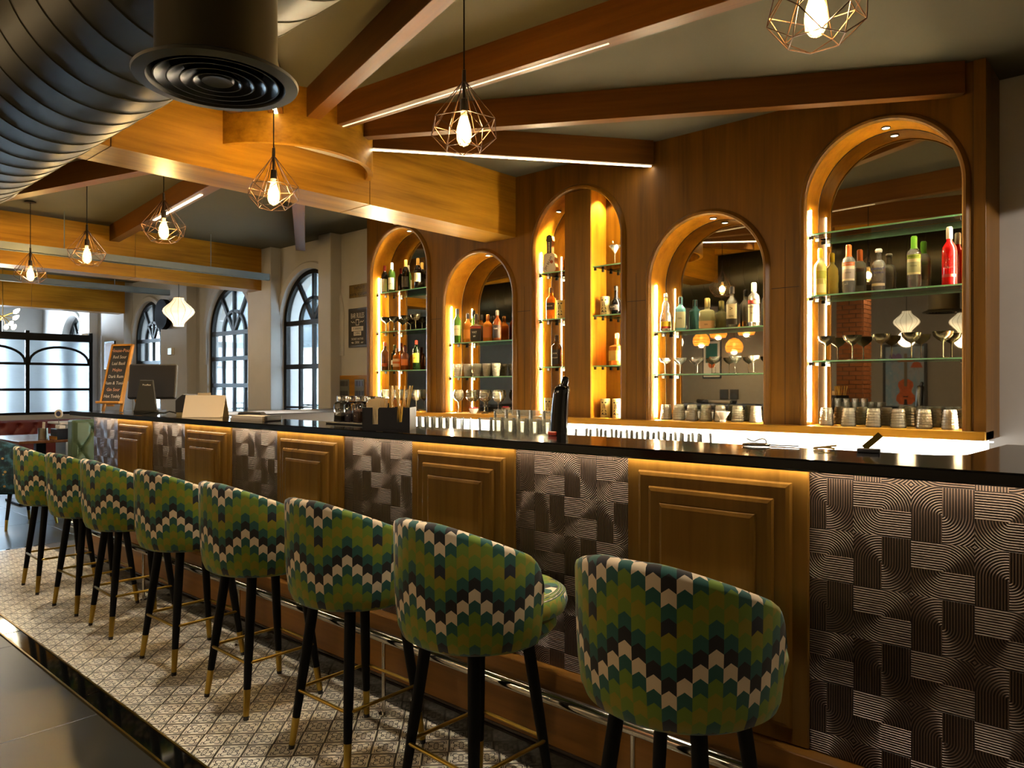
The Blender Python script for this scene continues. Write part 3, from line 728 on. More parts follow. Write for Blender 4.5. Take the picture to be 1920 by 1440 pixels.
# ================================================================== BOTTLES AND GLASSES
def gl(name, col, a=.55, diff=.35, d=None): return thin(name, col, 1.3, 1.5, .03, diff, d or col)
GC = {'clear': thin('bottle_clear', (.93, .93, .87), 1.8, 1.5, .03, .25, (1, .97, .85)), 'red_wine': gl('bottle_dark', (.02, .015, .012), diff=.8, d=(.012, .008, .006)),
      'green': gl('bottle_green', (.3, .5, .14), diff=.42, d=(.16, .34, .06)), 'dkgreen': gl('bottle_dark_green', (.05, .10, .03), diff=.6, d=(.02, .05, .012)),
      'amber': gl('bottle_amber', (.95, .5, .12), diff=.5, d=(.9, .33, .04)), 'brown': gl('bottle_brown', (.30, .16, .07), diff=.6, d=(.16, .08, .03)),
      'blue': gl('bottle_blue', (.5, .85, .87), diff=.55, d=(.32, .75, .80)), 'yellow': gl('bottle_frosted_yellow', (.9, .85, .4), diff=.85, d=(.90, .80, .28)),
      'red': gl('bottle_red', (.9, .05, .04), diff=.9, d=(.85, .012, .014)), 'olive': gl('bottle_olive', (.85, .82, .5), diff=.42, d=(.8, .74, .4)),
      'copper': gl('bottle_copper', (.6, .22, .08), diff=.5, d=(.45, .12, .03)), 'black': gl('bottle_black', (.01, .01, .01), diff=.95, d=(.006, .006, .007))}
CAPC = lambda h: P('cap_' + h, h, .4)
LBL = lambda h: P('label_' + h, h, .6)
INK = P('print_ink_dark', '#1a1410', .7); INKB = P('print_ink_blue', '#22307e', .7); INKW = P('print_ink_white', '#d9d2c4', .7); INKR = P('print_ink_red', '#a3231c', .7)
SH = {  # profiles: (r, z) in units of height 1; r in metres
 'wine': [(0, 0), (.034, 0), (.037, .01), (.037, .60), (.034, .68), (.020, .77), (.0145, .80), (.0145, .985), (.0125, 1), (0, 1)],
 'round': [(0, 0), (.036, 0), (.039, .02), (.039, .60), (.036, .66), (.022, .73), (.0155, .76), (.0150, .98), (0, 1)],
 'short': [(0, 0), (.037, 0), (.040, .02), (.040, .58), (.038, .65), (.028, .72), (.0165, .75), (.0160, .93), (.019, .94), (.019, .99), (0, 1)],
 'tall': [(0, 0), (.036, 0), (.036, .05), (.039, .10), (.039, .64), (.035, .71), (.020, .76), (.016, .78), (.016, 1), (0, 1)],
 'square': [(0, 0), (.036, 0), (.038, .02), (.038, .62), (.034, .68), (.018, .74), (.015, .78), (.015, 1), (0, 1)],
 'squat': [(0, 0), (.052, 0), (.055, .03), (.055, .56), (.050, .60), (.022, .64), (.018, .68), (.018, 1), (0, 1)],
 'pear': [(0, 0), (.038, 0), (.044, .03), (.044, .30), (.038, .46), (.026, .55), (.030, .63), (.028, .70), (.016, .80), (.0135, .86), (.0135, 1), (0, 1)],
 'bulb': [(0, 0), (.036, 0), (.047, .12), (.052, .30), (.046, .46), (.028, .56), (.018, .62), (.0165, .70), (.0165, 1), (0, 1)]}
def bottle(loc, shape, h, glass, label, cap=None, capz=.82, lab=None, lz=(.12, .5), p=2., rz=0, words=None, extra=None, group=None):
    t = thing('bottle', label, 'bottle', loc, rz, group)
    pr = [(r, z * h) for r, z in SH[shape]]; rot = pi / 4 if p > 2 else 0
    MB().lathe(pr, 32 if p == 2 else 36, p=p).build('glass', GC[glass], t, smooth=50)
    def rad(z):
        for (r0, z0), (r1, z1) in zip(pr, pr[1:]):
            if z0 <= z <= z1 and z1 > z0: return r0 + (r1 - r0) * (z - z0) / (z1 - z0)
        return .03
    if cap:
        MB().lathe([(rad(capz * h) + .0012, capz * h), (rad(min(.97, capz + .05) * h) + .0015, (capz + .03) * h), (rad(.95 * h) + .0015, h * .985), (rad(.95 * h) * .8, h + .003), (0, h + .003)], 24).build('cap', CAPC(cap), t, smooth=40)
    def patch(z0, z1, c, nm, a0=-62, a1=62, off=.0008):
        o = []; n = 14; k = 5
        for j in range(k + 1):
            z = (z0 + (z1 - z0) * j / k) * h; r = rad(z) + off
            for i in range(n + 1):
                a = radians(a0 + (a1 - a0) * i / n) - pi / 2; q = (abs(cos(a)) ** p + abs(sin(a)) ** p) ** (-1 / p)
                o.append((r * q * cos(a), r * q * sin(a), z))
        fs = [(j * (n + 1) + i, j * (n + 1) + i + 1, (j + 1) * (n + 1) + i + 1, (j + 1) * (n + 1) + i) for j in range(k) for i in range(n)]
        return MB().add(o, fs).build(nm, LBL(c), t, smooth=60)
    if lab: patch(lz[0], lz[1], lab, 'label')
    for z0, z1, c in (extra or []): patch(z0, z1, c, 'label_band', off=.0013)
    for w, z, sz, m in (words or []): text('lettering', w, sz, m, t, (0, -rad(z * h) * (1.0 if p == 2 else 1.0) - .0025, z * h), (pi / 2, 0, 0))
    return t
# largest niche, middle shelf
z = 1.9295; Y = 4.862
bottle((-1.706, Y, z), 'round', .305, 'yellow', 'frosted yellow bottle with yellow neck foil, leftmost in the largest niche', '#d8b01c', .80, '#f0e08a', (.06, .24), rz=.3, extra=[(.02, .06, '#d9b92c'), (.36, .52, '#b4b23a')])
bottle((-1.531, Y, z), 'tall', .305, 'clear', 'clear vodka bottle with orange cap and orange top label', '#c9601c', .76, '#e8d9ae', (.26, .56), rz=.2, extra=[(.56, .64, '#cf6a22'), (.30, .50, '#b8a892')], words=[('SMIRNOFF', .60, .013, INKW), ('VODKA', .42, .010, INK)])
bottle((-1.356, Y, z), 'short', .258, 'clear', 'clear short necked bottle with blue lettering', '#d8d2c0', .92, None, rz=.15, words=[('ABSOLUT', .52, .017, INKB), ('VODKA', .43, .017, INKB), ('Imported', .22, .010, INK)], extra=[(.12, .18, '#d8c89c')])
bottle((-1.16, Y, z), 'tall', .310, 'clear', 'clear vodka bottle with bright green cap', '#5f9a1c', .76, '#e3dca6', (.26, .56), rz=.15, extra=[(.56, .64, '#9ab53a'), (.30, .50, '#a9ae80')], words=[('SMIRNOFF', .60, .013, INK), ('VODKA', .42, .010, INK)])
bottle((-.976, Y, z), 'round', .338, 'red', 'bright red bottle with silver neck, rightmost in the largest niche', '#b9a48c', .80, None, rz=.1, extra=[(.14, .19, '#c23b34')], words=[('VODKA', .30, .012, INKW)])
# second niche from the right, upper shelf
z = 1.7565
bottle((-2.834, Y, z), 'pear', .282, 'clear', 'double bellied clear bottle with yellow and red label', '#c9bfae', .93, '#e0b91e', (.10, .26), rz=.4, extra=[(.08, .13, '#b5341f'), (.82, .88, '#d9a51c')])
bottle((-2.71, Y, z), 'square', .245, 'blue', 'pale blue square gin bottle with black stopper', '#2a2622', .80, '#b9b488', (.08, .56), p=4.5, rz=.35, words=[('GIN', .36, .018, INK)])
bottle((-2.496, Y, z), 'squat', .220, 'olive', 'squat square olive bottle with a wooden stopper', '#d2bf78', .72, '#c89a62', (.02, .26), p=5, rz=.3, words=[('GIN', .14, .014, INK)])
bottle((-2.309, Y, z), 'round', .285, 'clear', 'clear gin bottle with cream label and black base band', '#1b1714', .84, '#ddd0a4', (.22, .58), rz=.3, extra=[(.08, .22, '#241d14')], words=[('>', .46, .040, INK), ('GIN', .28, .018, INK)])
bottle((-2.15, Y, z), 'tall', .300, 'clear', 'clear white rum bottle with cream cap and round red emblem', '#e4dfb0', .80, '#eee8b8', (.10, .50), rz=.25, words=[('BACARDI', .44, .014, INK), ('RUM', .30, .014, INK)], extra=[(.52, .60, '#b23a2a')])
# third niche
z = 1.9115
bottle((-3.93, 4.86, z), 'square', .268, 'amber', 'amber square whisky bottle with slanted black label in the third niche', '#5a4c33', .84, '#2a2018', (.30, .52), p=4, rz=.3, words=[('WALKER', .42, .014, INKW)])
bottle((-3.285, 4.875, z), 'bulb', .225, 'black', 'round black bottle beside the pale tiki mug', '#14110d', .85, '#2c2a28', (.16, .34), words=[('RUM', .26, .02, INKW)])
z = 1.5135
bottle((-3.87, 4.86, z), 'square', .262, 'brown', 'square whiskey bottle with black label in the third niche', '#17130f', .80, '#1d1a18', (.08, .54), p=5, rz=.25, words=[('JACK', .42, .017, INKW), ('WHISKEY', .28, .012, INKW)])
bottle((-3.275, 4.87, z), 'squat', .250, 'amber', 'amber squat bottle with pale yellow label right of the pier', '#d8c8a0', .85, '#d9b04a', (.14, .46), p=3.4)
# fourth niche (second from the left), upper shelf
z = 1.7565
bottle((-5.075, Y, z), 'wine', .325, 'green', 'tall green whisky bottle with cream label', '#15120e', .84, '#cfc39a', (.22, .52), rz=.5, words=[('SCOTCH', .40, .014, INK)])
bottle((-4.955, Y + .02, z), 'round', .275, 'amber', 'amber bottle with dark neck beside the tall green one', '#2b221a', .82, '#c67a1e', (.14, .45), rz=.4)
bottle((-4.819, Y, z), 'squat', .258, 'brown', 'broad dark rum bottle with white lettering', '#17130f', .80, '#1a1512', (.06, .46), p=3, rz=.4, words=[('VAT', .34, .026, INKW), ('69', .20, .022, INKW)], extra=[(.48, .56, '#a03a24')])
bottle((-4.675, Y, z), 'square', .245, 'amber', 'amber square bottle with a cork top and ring emblem', '#b98a4e', .84, '#b8661c', (.14, .54), p=4, rz=.4)
bottle((-4.555, Y, z), 'round', .275, 'copper', 'copper red whisky bottle with black label', '#8a8072', .84, '#231a15', (.10, .52), rz=.4, words=[('OAK', .40, .018, INKW)])
# leftmost niche: wine on the upper shelf, spirits on the lower one
z = 2.3185
bottle((-6.175, Y, z), 'wine', .292, 'red_wine', 'dark red wine bottle with red capsule', '#a8261c', .80, '#d8cba4', (.06, .52), rz=.5)
bottle((-6.058, Y, z), 'wine', .310, 'green', 'green white-wine bottle with white capsule and drawn label', '#e6e0d2', .78, '#e3dcc0', (.10, .50), rz=.5, words=[('~^~', .28, .03, INK)])
bottle((-5.835, Y, z), 'wine', .315, 'red_wine', 'dark wine bottle with gold capsule and dark label', '#b98f45', .78, '#3a3226', (.12, .46), rz=.5)
bottle((-5.645, Y, z), 'wine', .310, 'red_wine', 'dark wine bottle with gold capsule and cream label', '#b98f45', .78, '#dccfa2', (.24, .52), rz=.5)
z = 1.5135
bottle((-6.17, Y, z), 'round', .295, 'brown', 'brown bottle with orange cap and small orange label', '#c2541e', .86, '#b4531f', (.14, .26), rz=.5)
bottle((-6.06, Y + .04, z), 'wine', .265, 'dkgreen', 'dark green bottle with an oval label', '#3a4a1c', .80, '#c9c3b0', (.22, .40), rz=.5)
bottle((-5.975, Y, z), 'square', .225, 'amber', 'amber square whisky bottle with orange and white label', '#e2d8c0', .82, '#d9b58a', (.16, .52), p=4, rz=.5, extra=[(.30, .40, '#c4651f')])
bottle((-5.844, Y, z), 'short', .240, 'copper', 'copper bottle with dark red cap in the leftmost niche', '#5a1f1a', .78, '#c96c24', (.20, .46), rz=.5)
bottle((-5.67, Y, z), 'wine', .295, 'dkgreen', 'green whisky bottle with bright yellow label and red cap', '#a3281c', .86, '#d9c92e', (.24, .56), rz=.5, words=[('J&B', .40, .024, INKR)])

DARKC = P('gunmetal_coupe', '#4f4936', .22, .85)
def coupe_prof(s=1.):
    o = [(0, 0), (.036, 0), (.034, .003), (.006, .007), (.0038, .012), (.0036, .085), (.006, .093), (.030, .108), (.050, .130), (.055, .154)]
    return [(r * s, z * s) for r, z in o + [(r - .0016, z + .001) for r, z in reversed(o[6:])] + [(0, .0955)]]
def simple(name, me, m, label, cat, loc, group=None, rz=0, rot=None):
    o = link(name, me, m, None, loc, rot or (0, 0, rz)); return tag(o, label, cat, group)
cdm = MB().lathe(coupe_prof(), 28).mesh('coupe', smooth=50); cdm.materials.append(DARKC)
for X in (-1.669, -1.509, -1.341, -1.175, -1.009): simple('coupe_glass', cdm, None, 'dark metal coupe on the lowest shelf of the largest niche', 'coupe glass', (X, Y, 1.5135), 'dark coupes in the largest niche')
for X in (-6.15, -6.02, -5.835, -5.68): simple('coupe_glass', cdm, None, 'dark metal coupe on the middle shelf of the leftmost niche', 'coupe glass', (X, Y, 1.9135), 'dark coupes in the leftmost niche')
ccm = MB().lathe([(r * .82, z * .77) for r, z in coupe_prof()], 28).mesh('coupe', smooth=50)
RIMG = thin('glass_bright', (.94, .94, .88), 2.8, 1.5, .05, .24, (.98, .94, .78)); ccm.materials.append(RIMG)
for X in (-2.839, -2.71, -2.572, -2.434, -2.285, -2.154): simple('coupe_glass', ccm, None, 'clear coupe on the lower shelf of the second niche from the right', 'coupe glass', (X, Y, 1.4395), 'clear coupes on a niche shelf')
def tumbler_mesh(r0, r1, h, facets=16, rows=6):
    """cut crystal tumbler: faceted wall with raised rows"""
    pr = [(0, 0), (r0 * .9, 0), (r0, .004)]
    for k in range(rows):
        a, c = .006 + (h - .014) * k / rows, .006 + (h - .014) * (k + 1) / rows
        ra, rc = r0 + (r1 - r0) * a / h, r0 + (r1 - r0) * c / h
        pr += [(ra - .0006, a), (ra + .0016, a + (c - a) * .2), (rc + .0016, a + (c - a) * .8), (rc - .0006, c)]
    pr += [(r1, h), (r1 - .003, h), (r0 - .004, .010), (0, .010)]
    b = MB().lathe(pr, facets); return b.mesh('tumbler')
tu = tumbler_mesh(.044, .034, .113); tu.materials.append(CRYST)             # standing upside down
for X in (-1.659, -1.525, -1.378, -1.24, -1.102, -.969): simple('tumbler', tu, None, 'cut crystal tumbler upside down on the sill of the largest niche', 'tumbler', (X, 4.84, 1.1005), 'upturned tumblers in the largest niche')
for X in (-2.836, -2.73, -2.62, -2.51, -2.40, -2.272, -2.141): simple('tumbler', tu, None, 'cut crystal tumbler upside down on the sill of the niche with coupes', 'tumbler', (X, 4.87, 1.1005), 'upturned tumblers behind the white cone')
tv = tumbler_mesh(.030, .043, .118); tv.materials.append(CRYST)
for X in (-5.07, -4.939, -4.81, -4.69, -4.57): simple('tumbler', tv, None, 'upright cut crystal tumbler on the lower shelf above the balloon glasses', 'tumbler', (X, Y, 1.4395), 'upright tumblers on a niche shelf')
cone = MB().lathe([(0, 0), (.020, 0), (.021, .012), (.016, .016)] + [(.016 + .036 * k / 8, .016 + .058 * k / 8 + (.002 if k % 2 else 0)) for k in range(9)] + [(.050, .074), (.014, .018), (0, .018)], 32).mesh('cone', smooth=30)
simple('dripper_cone', cone, WHITEG, 'white ribbed cone cup in front of the upturned tumblers', 'cone', (-2.335, 4.775, 1.1005))
def wine_prof():
    o = [(0, 0), (.036, 0), (.034, .003), (.007, .007), (.004, .014), (.0038, .095), (.008, .103), (.034, .118), (.048, .142), (.051, .165), (.046, .195), (.038, .215)]
    return o + [(r - .0015, z) for r, z in reversed(o[6:])] + [(0, .106)]
wm = MB().lathe(wine_prof(), 28).mesh('wine_glass', smooth=50); wm.materials.append(RIMG)
for X in (-5.06, -4.89, -4.715, -4.545): simple('wine_glass', wm, None, 'balloon wine glass standing on the sill beside the pink flower bowl', 'wine glass', (X, Y, 1.1005), 'balloon glasses beside the flower bowl')
for X in (-6.16, -6.05, -5.93, -5.80, -5.67): simple('wine_glass', wm, None, 'balloon wine glass on the sill of the leftmost niche behind the straws', 'wine glass', (X, Y, 1.1005), 'balloon glasses in the leftmost niche')
fb = thing('flower_bowl', 'small white bowl of pink flowers on the niche sill', 'bowl', (-4.75, 4.755, 1.1005))
MB().lathe([(0, 0), (.022, 0), (.040, .03), (.044, .045), (.041, .045), (.02, .006), (0, .006)], 28).build('bowl', WHITEG, fb, smooth=40)
for k in range(9):
    a = k * 2.4; r = .004 * k; f = MB()
    for j in range(5): f.bar((r * cos(a), r * sin(a), .045), (r * cos(a) + .013 * cos(j * 1.257 + k), r * sin(a) + .013 * sin(j * 1.257 + k), .056), .008, .002)
    f.build('petal', P('pink_petal', '#d9566a', .7), fb)
ck = thing('cocktail_glass', 'clear cocktail glass with splash on the top shelf right of the pier', 'cocktail glass', (-3.29, 4.865, 2.3005))
MB().lathe([(0, 0), (.034, 0), (.006, .006), (.0035, .012), (.0035, .10), (.05, .155), (.049, .157), (0, .105)], 28).build('glass', RIMG, ck, smooth=50)
for k in range(6): MB().tube([(.03 * cos(k), .03 * sin(k), .15), (.05 * cos(k), .05 * sin(k), .185 + .01 * (k % 3))], [.004, .001], 6).build('splash', CLEAR, ck)
# tiki mugs and guitar box
TIKI = P('tiki_cream', '#d8c684', .45)
def tiki(loc, label, rz):
    t = thing('tiki_mug', label, 'mug', loc, rz)
    MB().lathe([(0, 0), (.036, 0), (.038, .004), (.037, .07), (.039, .145), (.038, .15), (.034, .15), (.033, .01), (0, .01)], 32).build('cup', TIKI, t, smooth=40)
    R = .0392
    def face(poly):
        b = MB(); b.add([(R * sin(a / R), -R * cos(a / R), z) for a, z in poly], [tuple(range(len(poly)))]); b.build('face_paint', INK, t)
    for s_ in (-1, 1):
        face([(s_ * .004, .118), (s_ * .013, .128), (s_ * .022, .122), (s_ * .016, .113)]); face([(s_ * .002, .108), (s_ * .006, .108), (s_ * .011, .072), (s_ * .006, .072)])
    face([(-.020, .020), (-.010, .028), (0, .022), (.010, .028), (.020, .020), (.020, .034), (.012, .040), (-.012, .040), (-.020, .034)]); face([(-.020, .045), (.020, .045), (.015, .062), (-.015, .062)])
    face([(-.018, .008), (.018, .008), (.020, .015), (-.020, .015)])
    return t
tiki((-3.79, 4.82, 1.9115), 'cream tiki mug half hidden by the niche pier', .3); tiki((-3.38, 4.86, 1.9115), 'cream tiki mug beside the round black bottle', .35)
tiki((-3.93, 4.83, 1.1005), 'cream tiki mug behind the black tap', .4); tiki((-3.37, 4.85, 1.1005), 'cream tiki mug on the sill right of the pier', .3); tiki((-3.265, 4.86, 1.1005), 'cream tiki mug on the sill against the niche edge', .3)
gt = thing('guitar_box', 'white guitar shaped gift box with black neck', 'gift box', (-3.915, 4.815, 2.3005), .30)
out = [(-.035, 0), (.035, 0), (.058, .02), (.062, .05), (.05, .085), (.046, .105), (.052, .13), (.046, .155), (.022, .17), (.022, .26), (.030, .27), (.024, .31), (.0, .322), (-.024, .31), (-.030, .27), (-.022, .26), (-.022, .17), (-.046, .155), (-.052, .13), (-.046, .105), (-.05, .085), (-.062, .05), (-.058, .02)]
MB().prism(out, .0, .055).build('box_side', P('gift_box_orange', '#d89a52', .5), gt)
MB().prism([(a * .97, z * .99 + .001) for a, z in out[:9] + out[16:]], -.002, 0).build('box_front', P('gift_box_white', '#ded6c6', .5), gt)
MB().prism([(-.020, .165), (.020, .165), (.021, .262), (.028, .271), (.022, .308), (0, .319), (-.022, .308), (-.028, .271), (-.021, .262)], -.004, 0).build('neck', BLACKP, gt)
for k in range(7): MB().box((-.008, -.0046, .172 + k * .013), (.008, -.004, .178 + k * .013)).build('fret', P('fret_pale', '#cfc7b0', .5), gt)
MB().lathe([(0, 0), (.014, 0), (.014, .002), (0, .002)], 20).build('sound_hole', P('sound_hole_rust', '#9a4a2a', .6), gt, loc=(.022, -.002, .092), rot=(pi / 2, 0, 0))
text('lettering', 'JIM BEAM', .030, INK, gt, (-.006, -.0035, .082), (pi / 2, radians(-62), 0))

# glasses waiting on the service shelf behind the countertop
def tumb(r0, r1, h, m):
    me = MB().lathe([(0, 0), (r0, 0), (r0 + .001, .004), (r1, h), (r1 - .002, h), (r0 - .003, .012), (0, .012)], 20).mesh('glass', smooth=50); me.materials.append(m); return me
RG = thin('service_glass', (.96, .96, .93), .9, 1.5, .04, .12, (.95, .95, .88))
g1, g2, g3, g4 = tumb(.022, .026, .105, RG), tumb(.030, .034, .150, RG), tumb(.030, .034, .115, RG), tumb(.032, .027, .085, RG)
for k in range(14): simple('shot_glass', g1, None, 'clear shot glass crowded behind the black caddy', 'shot glass', (-2.98 + .028 * (k % 7) * 1.9, 2.55 + .062 * (k // 7), 1.0855), 'shot glasses behind the caddy')
for k in range(5): simple('highball_glass', g2, None, 'tall clear highball left of the black tap', 'highball glass', (-2.47 + .078 * (k % 5), 2.66, 1.0855), 'tall highballs left of the tap')
for k in range(12): simple('tumbler', g3, None, 'clear plain tumbler left of the black tap', 'tumbler', (-2.42 + .0745 * (k % 6), 2.50 + .076 * (k // 6), 1.0855), 'plain tumblers left of the tap')
for k in range(16): simple('rocks_glass', g4, None, 'low rocks glass upturned right of the black tap', 'rocks glass', (-1.86 + .075 * (k % 8), 2.50 + .078 * (k // 8), 1.0855), 'rocks glasses right of the tap')

# ================================================================== THINGS ON THE COUNTERTOP
ZK = ZT + .0005
# chalkboard easel
BEECH = wood('beech_wood', 'z', '#b67a2e', '#d39a48'); SLATE = P('slate_board', '#2d2b27', .8, nz=.2, nscale=30)
ez = thing('chalkboard_easel', 'small wooden easel with a handwritten chalkboard menu', 'easel', (-5.83, 2.10, ZK + .003), radians(24))
tl = radians(14); brd = MB().box((-.085, -.008, .075), (.085, .004, .50)).build('chalkboard', SLATE, ez, rot=(-tl, 0, 0), loc=(0, -.06, 0))
for x0, x1, z0, z1 in ((-.10, -.085, .06, .515), (.085, .10, .06, .515), (-.10, .10, .50, .515), (-.10, .10, .06, .075)): MB().box((x0, -.014, z0), (x1, .008, z1)).build('board_frame', BEECH, brd, .001)
for k, w in enumerate(('House-Pour', 'Red Sour', 'Laal Basil', 'Mojito', 'Dark Rum', 'Rum & Tonic', 'Gin Sour', 'Hot Toddy')):
    text('chalk_lettering', w, .034 if k else .038, P('chalk_pale', '#cdbfb0', .9) if k % 3 else P('chalk_peach', '#d69a78', .9), brd, (0, -.0088, .465 - k * .05), (pi / 2, 0, 0))
for s_ in (-1, 1): MB().bar((s_ * .085, -.040, 0), (s_ * .06, .075, .46), .022, .012).build('leg', BEECH, ez)
MB().bar((0, .22, 0), (0, .045, .42), .022, .012).build('leg', BEECH, ez); MB().box((-.11, -.085, .062), (.11, -.045, .078)).build('tray', BEECH, ez, .002); MB().box((-.03, -.06, .04), (.03, -.045, .055)).build('clip_block', BEECH, ez)
# till screen
ps = thing('till_screen', 'black touch screen till seen from behind beside the easel', 'till', (-5.56, 2.24, ZK), radians(52))
b = MB().box((-.165, -.02, .10), (.165, .025, .36)).build('screen_back', BLACKP, ps, .012, rot=(radians(-12), 0, 0), seg=2); MB().box((-.16, .025, .105), (.16, .03, .355)).build('screen', BLACKG, b)
MB().prism([(-.09, 0), (.07, 0), (.04, .235), (-.045, .235)], -.10, -.075, 'xz').build('stand', P('till_stand', '#2b281f', .5), ps, .003); MB().box((-.09, -.10, 0), (.08, .10, .02)).build('base', BLACKP, ps, .004)
text('lettering', 'Posiflex', .018, INKW, ps, (0, -.101, .20), (pi / 2, 0, 0))
pr_ = thing('receipt_printer', 'small black receipt printer between the till and the white menu stand', 'printer', (-4.82, 2.20, ZK), radians(38))
MB().prism([(-.08, .02), (.07, .02), (.07, .135), (-.03, .14), (-.08, .10)], -.06, .06).build('body', BLACKP, pr_, .004); MB().box((-.07, -.062, .0), (.06, .06, .02)).build('base_tray', P('printer_base', '#8a7d52', .5), pr_)
text('lettering', 'Posiflex', .014, INKW, pr_, (.035, -.061, .118), (pi / 2, 0, 0))
MB().tube([(-.09, 0, .01), (-.14, -.02, .025), (-.2, .02, .012), (-.27, .03, .02), (-.33, .01, .01)], .004, 6).build('cable', BLACKM, pr_)
mn = thing('menu_stand', 'cream folded menu stand leaning on the countertop', 'menu stand', (-4.45, 2.12, ZK), radians(40))
CREAM = P('cream_card', '#cdb998', .7); MB().bar((0, -.05, 0), (0, 0, .135), .25, .005, (0, 1, 0)).build('front_card', CREAM, mn); MB().bar((0, .05, 0), (0, 0, .135), .25, .005, (0, 1, 0)).build('rear_card', CREAM, mn)
MB().box((-.05, -.003, .132), (.03, .003, .150)).build('tab', CREAM, mn); MB().box((.06, -.075, 0), (.125, -.055, .006)).build('foot_fold', CREAM, mn)
cm = thing('card_machine', 'black card payment machine lying by the arched window', 'card machine', (-4.04, 2.20, ZK + .012), radians(30))
MB().box((-.075, -.035, -.012), (.075, .035, .028)).build('body', BLACKP, cm, .012, seg=2); MB().prism([(.02, .028), (.08, .02), (.10, -.012), (.06, -.012)], -.03, .03).build('hinge', BLACKP, cm, .004)
b = MB()
MB().box((-.06, -.025, .0285), (0, .025, .030)).build('display', BLACKG, cm)
pa = thing('paper_stack', 'flat pale box of papers with a black end lying on the counter', 'box', (-3.83, 2.12, ZK), radians(6))
MB().box((-.17, -.06, 0), (.13, .06, .012)).build('lower_sheet', P('pale_carton', '#a99b88', .7), pa); MB().box((-.165, -.055, .012), (.125, .055, .026)).build('upper_sheet', P('pale_carton_top', '#bdb1a0', .7), pa); MB().box((.13, -.05, 0), (.155, .05, .030)).build('end_clip', BLACKP, pa, .005)
# glass jars on a tray
tr_ = MB().box((-3.24, 2.17, ZK), (-2.81, 2.30, ZK + .010)).build('jar_tray', BLACKP, None, .003); tag(tr_, 'low black tray under the row of spice jars', 'tray')
jl = ['spice jar at the left end of the tray', 'second spice jar from the left on the tray', 'middle spice jar on the tray', 'fourth spice jar, behind the napkins', 'spice jar at the right end, behind the straws']
for k in range(5):
    t = thing('spice_jar', 'square glass ' + jl[k] + ' with chrome lid', 'jar', (-3.185 + k * .08, 2.235 + .006 * (k % 2), ZK + .0105), 0, 'spice jars on the black tray')
    MB().lathe([(0, 0), (.034, 0), (.036, .004), (.036, .085), (.030, .098), (.022, .102), (.022, .108)], 28, p=5).build('glass', CLEAR, t, smooth=50)
    MB().lathe([(0, .003), (.031, .003), (.031, .03 + .012 * (k % 3)), (.012, .045 + .012 * (k % 3)), (0, .042)], 24, p=5).build('contents', P('spice_%d' % k, ['#2c2620', '#2b1f33', '#4a2a14', '#3a2617', '#33251a'][k], .8, nz=.5, nscale=90, bmp=.5, bscale=150), t)
    MB().lathe([(0, .132), (.026, .131), (.027, .128), (.027, .108), (0, .106)], 28).build('lid', CHROME, t, smooth=40)
# caddy with napkins and straws
cd = thing('bar_caddy', 'black plastic caddy holding napkins and wooden stirrers', 'caddy', (-2.60, 2.075, ZK), radians(38))
w, d_, hh = .105, .070, .098; b = MB()
b.box((-w, -d_, 0), (w, d_, .006)); b.box((-w, d_ - .005, .006), (w, d_, hh)); b.box((w - .005, -d_, .006), (w, d_, hh)); b.box((-.015, -d_ + .006, .006), (-.011, d_ - .005, hh * .9))
b.prism([(-w, .006), (w, .006), (w, hh), (.075, hh), (.07, .035), (.05, .035), (.045, hh), (-.03, hh), (-.035, .09), (-.035, .025), (-.06, .025), (-.06, hh), (-w, hh)], -d_, -d_ + .005)
b.prism([(-d_, .006), (d_ - .005, .006), (d_ - .005, hh), (.03, hh), (.025, .025), (-.02, .025), (-.025, hh), (-d_, hh)], -w, -w + .005, 'yz'); b.build('tray', BLACKP, cd)
for k in range(6): MB().box((-.085, -.055 + .012 * k, .006), (-.025, -.050 + .012 * k, .125 + .004 * (k % 3))).build('napkin', P('paper_napkin', '#c9ad7c', .9), cd, rot=(0, radians(-3 + 2 * k), 0))
STIR = wood('stirrer_wood', 'z', '#b98a2e', '#d8b055')
for k in range(16):
    a = random.uniform(-.22, .22); c_ = random.uniform(-.25, .25); p0 = Vector((random.uniform(.005, .085), random.uniform(-.045, .045), .008))
    MB().bar(p0, p0 + Vector((sin(a) * .19, sin(c_) * .15, .185)), .006, .0022).build('stirrer', STIR, cd)
# black tap tower
tp = thing('drink_tap', 'glossy black curved tap tower with red base at the counter edge', 'tap', (-1.79, 2.262, ZK), radians(20))
o = []; N_ = 14; n = 20
for i in range(N_ + 1):
    s_ = i / N_; z_ = .205 * s_; r = .034 * (1 - .12 * s_) * (1 if s_ < .86 else sqrt(max(.02, 1 - ((s_ - .86) / .14) ** 2))); ox = .004 * s_ + .012 * s_ ** 3
    for k in range(n):
        a = 2 * pi * k / n; q = (abs(cos(a)) ** 3 + abs(sin(a)) ** 3) ** (-1 / 3); o.append((ox + r * 1.0 * q * cos(a), r * .8 * q * sin(a), z_))
fs = [(i * n + k, i * n + (k + 1) % n, (i + 1) * n + (k + 1) % n, (i + 1) * n + k) for i in range(N_) for k in range(n)] + [tuple(range(n)), tuple(N_ * n + k for k in range(n))[::-1]]
MB().add(o, fs).build('tower', BLACKG, tp, smooth=60); MB().box((-.035, -.034, .0), (.0, -.026, .016)).build('red_base', P('tap_red', '#b0301a', .4), tp, .003)
MB().lathe([(0, 0), (.012, 0), (.015, .03), (.010, .045), (0, .047)], 16).build('handle', BLACKG, tp, smooth=50, loc=(.018, 0, .185), rot=(0, radians(15), 0))
